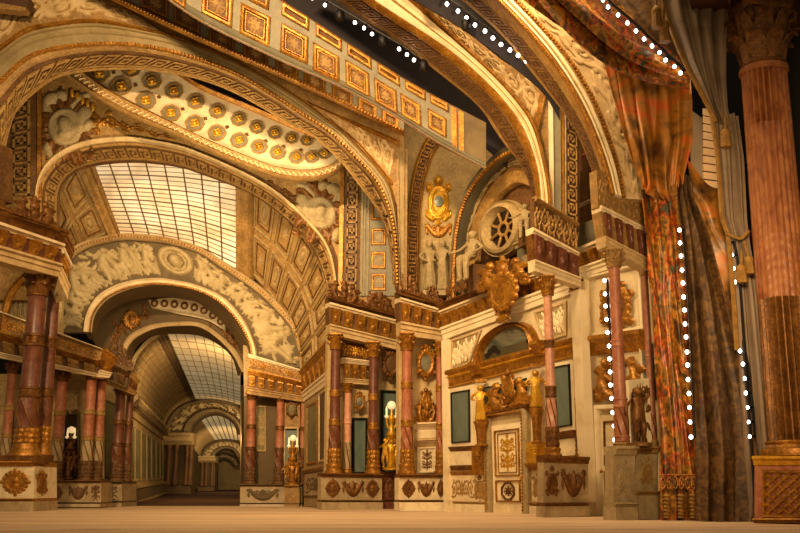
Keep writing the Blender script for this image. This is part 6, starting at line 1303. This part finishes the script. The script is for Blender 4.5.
# ------------------------------------------------------------------ drapes
def drape(name, label, rows, mat_, folds, amp, along='u', m=8, n=160, cat='curtain', th=.05, wob=1.2, seed=0, part='cloth', root=None, ph=0.):
    S = loft(rows, n, m); nv = S.nv; U, V = np.meshgrid(np.linspace(0, 1, n), np.linspace(0, 1, nv*3), indexing='ij')
    R = random.Random(seed); f = np.zeros_like(U)
    a = U if along == 'u' else V; b = V if along == 'u' else U
    for k in range(4):
        w = folds*(.6+.35*k); f += np.sin(2*PI*(a*w+wob*.12*np.sin(b*4+R.random()*6)+R.random()))*(1, .7, .45, .3)[k]*(.6+.4*np.sin(b*3+k*2+ph))
    f = .6*f*amp+1.5*amp*(np.abs(np.sin(PI*(a*folds+.35*wob*np.sin(b*2.6+seed)+.2*np.sin(a*9+seed))))**.55-.5)*(.55+.45*np.sin(b*2.2+a*5+seed))
    P = S.pt(U, V, f); nn = S.pt(U, V, f-th)
    mb = MB(); nu_, nv_ = P.shape[:2]
    G = np.concatenate([P, nn[::-1]], 0)
    mb.grid(G, wrap_u=True)
    root = root or thing(name, label, cat, S.pt(.5, 1.))
    mb.build(part, mat_, root); return root, S
r, S = drape('drape_swag', 'orange and gold swag of the grand drape sweeping down from the top', [([(548, -55), (603, -5), (645, 36), (688, 74)], Pl(23.6)), ([(525, -40), (575, 10), (625, 50), (689, 76)], Pl(23.1)), ([(500, -25), (540, 8), (600, 58), (640, 72), (690, 79)], Pl(23.6))], 'drape_orange', 4.2, .26, 'v', 14, 120, seed=2)
r, S = drape('grand_drape', 'gold patterned drape hanging from the swag and gathered at its knot', [([(604, 54), (640, 66), (690, 72)], Pl(23.9)), ([(614, 95), (650, 100), (692, 100)], Pl(23.7)), ([(626, 138), (660, 142), (692, 140)], Pl(23.7)), ([(640, 180), (660, 192), (682, 178)], Pl(23.9)), ([(652, 192), (668, 198), (680, 192)], Pl(24.1))], 'drape_gold', 4.2, .14, 'u', 10, 140, seed=5)
r, S = drape('grand_drape', 'bright orange and yellow brocade drape hanging to the stage floor', [([(640, 192), (660, 186), (677, 184)], Pl(24.6)), ([(646, 250), (666, 250), (686, 248)], Pl(24.5)), ([(654, 330), (672, 330), (690, 330)], Pl(24.5)), ([(660, 430), (678, 430), (697, 430)], Pl(24.5)), ([(661, 522), (682, 522), (702, 522)], Pl(24.5))], 'drape_orange', 3.4, .14, 'u', 12, 120, seed=8, wob=4)
S1 = loft([([(660, 474), (678, 474), (697, 474)], Pl(24.5), .18), ([(660, 492), (678, 492), (697, 492)], Pl(24.5), .18)], 30); mb = MB()
c = Cv(3, 1, 30)
for k in range(6): c.ring(.25+.5*k, .5, .18, .32, .06); c.blob(.25+.5*k, .5, .08, .16)
c.stroke([(0, .95), (3, .95)], .05); c.emit(mb, S1, 0, 1, 0, 1, .5); mb.build('gilt_border', 'drape_orange', r)
mb = MB()
for x in (667, 681, 693):
    P = [Pl(24.5).at(x, y, .2) for y in np.linspace(494, 518, 14)]; tube(mb, P, [.07+.03*(i % 2) for i in range(14)], 8)
mb.build('fringe', 'tassel_thread', r)
r, S = drape('brown_drape', 'long dull brown drape falling from the knot to the floor', [([(677, 178), (681, 176), (685, 180)], Pl(24.05)), ([(678, 198), (684, 198), (691, 198)], Pl(23.6)), ([(682, 235), (695, 235), (708, 235)], Pl(23.4)), ([(687, 300), (706, 300), (726, 305)], Pl(23.4)), ([(691, 380), (716, 380), (746, 385)], Pl(23.4)), ([(697, 450), (726, 452), (757, 455)], Pl(23.4)), ([(697, 521), (728, 522), (760, 522)], Pl(23.4))], 'drape_brown', 3.0, .16, 'u', 10, 160, seed=11, wob=1.0)
r, S = drape('side_swag', 'dark gold swagged drape between the brown drape and the grey curtain', [([(688, 160), (712, 186), (742, 184)], Pl(23.9)), ([(700, 240), (722, 262), (750, 250)], Pl(23.8)), ([(712, 315), (732, 332), (752, 322)], Pl(23.9)), ([(722, 352), (738, 360), (754, 350)], Pl(24.0))], 'drape_gold', 3.6, .15, 'v', 10, 60, seed=14)
r, S = drape('grey_curtain', 'dusty grey curtain swept diagonally across the top right corner', [([(655, -24), (690, -30), (730, 0)], Pl(22.9)), ([(668, 22), (695, 20), (726, 40)], Pl(22.8)), ([(684, 60), (704, 62), (726, 76)], Pl(22.8)), ([(706, 100), (716, 104), (728, 108)], Pl(22.9)), ([(716, 122), (723, 124), (732, 124)], Pl(23.0))], 'drape_grey', 4.5, .1, 'u', 8, 120, seed=17)
mb = MB(); P = [Pl(22.6).at(x, y) for x, y in ((658, -20), (669, 22), (684, 60), (704, 98), (716, 122))]; tube(mb, resample(P, 30), .06, 6); mb.build('gilt_edge', 'tassel_thread', r)
r, S = drape('grey_curtain', 'narrow grey curtain tail tied back beside the giant pink column', [([(714, 112), (724, 112), (738, 116)], Pl(23.2)), ([(719, 160), (732, 160), (744, 160)], Pl(23.1)), ([(723, 215), (735, 218), (747, 218)], Pl(23.1)), ([(729, 236), (738, 236), (748, 234)], Pl(23.2)), ([(735, 290), (746, 292), (758, 292)], Pl(23.2)), ([(740, 380), (754, 382), (768, 382)], Pl(23.3)), ([(745, 470), (760, 474), (776, 474)], Pl(23.4)), ([(745, 522), (762, 523), (778, 523)], Pl(23.4))], 'drape_grey', 3.4, .1, 'u', 8, 90, seed=20)
mb = MB(); P = [Pl(22.85).at(x, y) for x, y in ((712, 116), (718, 160), (722, 215), (728, 236), (733, 290), (737, 350))]; tube(mb, resample(P, 40), .06, 6); mb.build('gilt_edge', 'tassel_thread', r)
drape('dark_valance', 'dark brown valance hanging behind the upper row of bulbs', [([(585, -45), (640, -50), (705, -45)], Pl(24.4)), ([(630, 20), (662, 20), (700, 18)], Pl(24.4)), ([(672, 66), (688, 68), (710, 62)], Pl(24.5)), ([(690, 84), (700, 92), (714, 98)], Pl(24.6))], 'drape_brown', 3.0, .1, 'u', 8, 80, seed=23)
def tassel(label, x, y0, y1, pl, w=.14, xc=None):
    a, b = pl.at(x, y0), pl.at(x, y1); h = a[2]-b[2]; r = thing('tassel', label, 'tassel', b)
    mb = MB(); lathe(mb, (a[0], a[1], b[2]), [(w*.95, 0), (w*1.0, .1*h), (w*.8, .6*h)], 16, lambda t, z: 1+.08*np.cos(t*10)); mb.build('skirt', 'tassel_thread', r)
    mb = MB(); lathe(mb, (a[0], a[1], b[2]+.6*h), [(w*.8, 0), (w*.95, .1*h), (w*.85, .25*h), (w*.4, .38*h), (w*.15, .4*h)], 14); mb.build('head', 'tassel_thread', r)
    mb = MB(); P = [np.array([a[0], a[1], a[2]])-[0, 0, .05], pl.at((xc or x), y0-14)]; tube(mb, P, .03, 6); mb.build('cord', 'tassel_thread', r); return r
tassel('small gold tassel at the top of the grey curtain, left of the pair', 656, 6, 28, Pl(22.4), .13); tassel('small gold tassel at the top of the grey curtain, right of the pair', 664, 20, 42, Pl(22.4), .13)
tassel('gold tassel on the curtain edge below the glowing shutter top', 725, 128, 147, Pl(22.6), .13); tassel('gold tassel hanging from the tied grey curtain, left one', 741, 264, 283, Pl(22.5), .13, 742); tassel('gold tassel hanging from the tied grey curtain, right one', 748.5, 255, 274, Pl(22.5), .12, 744)
mb = MB(); P = [Pl(22.7).at(x, y) for x, y in ((726, 233), (735, 237), (742, 238), (749, 231))]; tube(mb, resample(P, 16), .04, 6); tag(mb.build('tieback_cord', 'tassel_thread', None), 'gold cord tied around the narrow grey curtain', 'cord')
# ------------------------------------------------------------------ shutter with added glow, boards and struts in the dark wings
SP = Pl(26.6)
r = thing('slatted_shutter', 'slatted shutter with added glow in place of lamplight, in the gap beside the grey curtain', 'shutter', SP.at(710, 205)); S = Q(SP, (703, 108), (722, 112), (724, 206), (703, 204))
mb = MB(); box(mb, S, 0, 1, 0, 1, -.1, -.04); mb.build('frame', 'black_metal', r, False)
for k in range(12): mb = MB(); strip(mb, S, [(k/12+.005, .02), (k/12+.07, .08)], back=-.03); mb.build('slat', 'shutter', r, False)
r = thing('flat_board', 'pale upright board left of the glowing shutter', 'board', SP.at(698, 205)); S = Q(SP, (691, 110), (702, 118), (703, 198), (692, 196), .1); mb = MB(); box(mb, S, 0, 1, 0, 1, -.1, .0); mb.build('board', 'pale_board', r, False); S = Q(SP, (692, 192), (711, 186), (714, 196), (702, 204), .15); mb = MB(); box(mb, S, 0, 1, 0, 1, -.1, .0); mb.build('foot', 'pale_board', r, False)
BP = Pl(28.9)
for i, (pts, w, lab) in enumerate((([(577, 132), (580, 172)], .1, 'short upright wooden strut in the dark gap behind the front arch'), ([(576, 160), (596, 150)], .08, 'slanting wooden strut in the dark gap behind the front arch'), ([(575, 208), (600, 196)], .06, 'pale slanting rail low in the dark gap behind the front arch'))):
    P = [BP.at(x, y) for x, y in pts]; mb = MB(); tube(mb, P, w, 4); o = mb.build('wooden_strut', ('pink_marble', 'pink_marble', 'pale_board')[i], None, False); tag(o, lab, 'strut')
S = Q(Pl(27.6), (628, 120), (662, 150), (662, 215), (632, 215)); r = thing('slatted_shutter', 'dim slatted panel in the gap between front arch and gathered drape', 'shutter', S.pt(.5, 1.)); mb = MB(); box(mb, S, 0, 1, 0, 1, -.1, 0); mb.build('frame', 'black_cloth', r, False)
for k in range(6): mb = MB(); box(mb, S, 0, 1, .4+k*.09, .42+k*.09, 0, .05); mb.build('slat', 'pale_board', r, False)
# ------------------------------------------------------------------ giant pink column at the proscenium
CP = Pl(22.6); bxp = 796; p = CP.at(bxp, 456); X, Y = p[0], p[1]; mp_ = CP.m(bxp, 260)
r = thing('column', 'giant fluted pink marble column with leafy capital at the right edge', 'column', (X, Y, zat(Y, 456))); R = 24.5*mp_
zb, zs, zr, zf, zt, zc = [zat(Y, y) for y in (456, 442, 300, 238, 74, 8)]
def flute(n, d): return lambda t, z: 1-d*np.abs(np.cos(t*n/2))**3
mb = MB(); lathe(mb, (X, Y, zb), [(R*1.28, 0), (R*1.3, .08), (R*1.27, .15), (R*1.12, .18), (R*1.08, .24), (R*1.14, .29), (R*1.05, .33), (R*1.02, zs-zb)], 40); mb.build('base', 'gold', r)
hs = zr-zs; mb = MB(); lathe(mb, (X, Y, zs), [(R*(1-.02*k/12), hs*k/12) for k in range(13)], 168, flute(24, .18)); mb.build('gilt_flutes', 'old_gold', r)
hs = zf-zr; mb = MB(); lathe(mb, (X, Y, zr), [(R*.98, hs*k/60) for k in range(61)], 168, lambda t, z: 1-.06*np.abs(np.cos(t*12))**3+.03*(np.abs(np.cos(t*12)) > .75)*np.abs(np.sin(z*14))); mb.build('rope_flutes', 'column_marble', r)
hs = zat(Y, 128)-zf; mb = MB(); lathe(mb, (X, Y, zf), [(R*(.98-.03*k/12), hs*k/12) for k in range(13)], 168, flute(24, .07)); mb.build('shaft', 'column_marble', r)
hs2 = zt-zat(Y, 128); mb = MB(); lathe(mb, (X, Y, zat(Y, 128)), [(R*(.95-.02*k/6), hs2*k/6) for k in range(7)], 168, flute(24, .2)); mb.build('upper_flutes', 'column_marble', r)
mb = MB(); lathe(mb, (X, Y, zt), [(R*.95, -.03), (R*1.02, .02), (R*1.02, .1), (R*.92, .16)], 40); mb.build('astragal', 'column_marble', r)
mb = MB(); capital(mb, (X, Y, zt+.12), R*.86, zc-zt-.12, .2, 8); o = mb.build('capital', 'old_gold', r); mb = MB(); abacus(mb, (X, Y, zt+.12), R*.86, zc-zt-.12, .2); mb.build('abacus', 'old_gold', o)
CPk = Pl.through((754, 22.3), (850, 20.9))
r, S = pedestal('red marble pedestal with gilt lattice panel under the giant column', CPk, 754.5, 860, 456, 523, [], .1, 1.9, ('red_marble', 'gold', 'pink_marble', 'bright_gold'), f=(.14, .93), k=.8)
S1 = Q(CPk, (763, 470), (852, 471), (852, 519), (763, 518), .12); mb = MB(); frame(mb, S1, 0, 1, 0, 1, .07, .08); mb.build('lattice_frame', 'gold', r)
mb = MB()
for k in range(-6, 15):
    for d in (1, -1):
        a = k/8.; pts = [(a+d*t*.62, t) for t in np.linspace(0, 1, 13)]; pts = [q for q in pts if .0 <= q[0] <= 1.0]
        if len(pts) > 1: tube(mb, [S1.pt(u, v, .03) for u, v in pts], .028, 5)
mb.build('lattice', 'gold', r)
# entablature of the proscenium overhead and dark house wall
mb = MB(); a, b = Pl(20.6), Pl(25.2)
P = np.array([a.at(676, -60), a.at(860, -30), b.at(870, -4), b.at(702, 22)]); P[:, 2] = zat(Y, 6)+.02
mb.add(np.vstack([P, P+[0, 0, .8]]), [(0, 3, 2, 1), (4, 5, 6, 7), (0, 1, 5, 4), (1, 2, 6, 5), (2, 3, 7, 6), (3, 0, 4, 7)]); r = struct(mb.build('ceiling_proscenium', 'brown_wood', None, False), 'dark wooden soffit of the proscenium over the giant column', 'ceiling')
c0 = P.mean(0); mb = MB()
for s0 in (.55, .4):
    q = c0+(P-c0)*s0; q[:, 2] = P[0, 2]-.03; tube(mb, np.vstack([q, q[:1]]), .05, 6)
mb.build('panel_moulding', 'old_gold', r)
mb = MB(); bx(mb, (X+5.2, Y+1.6, 8), (8, .3, 17)); struct(mb.build('wall_proscenium', 'dark_void', None, False), 'dark house wall right of the giant column', 'wall')
# ------------------------------------------------------------------ light and camera
def area(name, loc, tgt, size, power, col=(1, .74, .42), sy=None, spread=None):
    l = bpy.data.lights.new(name, 'AREA'); l.energy = power; l.color = col; l.size = size
    if sy: l.shape = 'RECTANGLE'; l.size_y = sy
    if spread: l.spread = math.radians(spread)
    o = bpy.data.objects.new(name, l); C.objects.link(o); o.location = loc
    o.rotation_euler = (Vector(tgt)-Vector(loc)).to_track_quat('-Z', 'Y').to_euler(); return o
WARM = (1, .67, .34)
# front-of-house bar high in the auditorium, aimed at the upper left arches; an unseen lamp added to brighten the right side
area('house_spot_bar', (-9, 6, 19), (-5, 35, 13), 3, 2000, WARM, 1.0, 60)
area('right_fill', (4, 11, 5), (8, 23, 5.2), 1.5, 230, WARM, 1.5, 60)
area('floor_fill', (0, 22, 16), (-1, 29, 0), 12, 900, WARM, 1.0, 110)  # unseen light added overhead to brighten the floor
# unseen fill lights added behind the arches, facing upstage
area('border_fill', (-.5, 24.4, 11.5), (3, 32, 4), 5, 560, WARM, .4)
area('border_fill', (4, 26.9, 15.5), (3.6, 30, 9), 5, 220, WARM, .4)
area('border_fill', (-1, 29.4, 10), (-2, 34, 13), 10, 90, WARM, .5)
area('border_fill', (-1, 32.4, 14.5), (-2, 36, 10), 10, 300, WARM, .5)
area('border_fill', (-8, 35.0, 11), (-8.5, 40.5, 15.5), 10, 820, (1, .76, .45), .5)
area('border_fill', (-8.5, 39.5, 9.5), (-8.5, 46.5, 10.8), 7, 170, WARM, .5)
area('gallery_fill', (-9, 44.2, 5.5), (-8.7, 50, 8.5), 4, 170, WARM, .5)  # unseen lights added inside the gallery to brighten vault and arches
area('gallery_fill', (-9, 52.5, 5.5), (-9.5, 62, 6.5), 4, 620, WARM, .5)
area('gallery_fill', (-12, 72, 4.2), (-12, 76, 4.5), 4, 200, WARM, .5)
area('gallery_fill', (-13.5, 80, 3.2), (-14, 90, 3), 3, 200, WARM, .5)
w = bpy.data.worlds.new('World'); bpy.context.scene.world = w; w.use_nodes = True
w.node_tree.nodes['Background'].inputs[0].default_value = (1, .68, .36, 1); w.node_tree.nodes['Background'].inputs[1].default_value = .27
cam = bpy.data.cameras.new('Camera'); co = bpy.data.objects.new('Camera', cam); C.objects.link(co)
cam.sensor_width = 36; cam.lens = F/800*36; cam.clip_end = 300
co.location = (0, 0, H); co.rotation_euler = (PI/2+PIT, 0, 0)
sc = bpy.context.scene; sc.camera = co
vs = sc.view_settings; sc.display_settings.display_device = 'sRGB'; vs.view_transform = 'Standard'; vs.look = 'None'; vs.gamma = 1; vs.exposure = 0; vs.use_curve_mapping = False
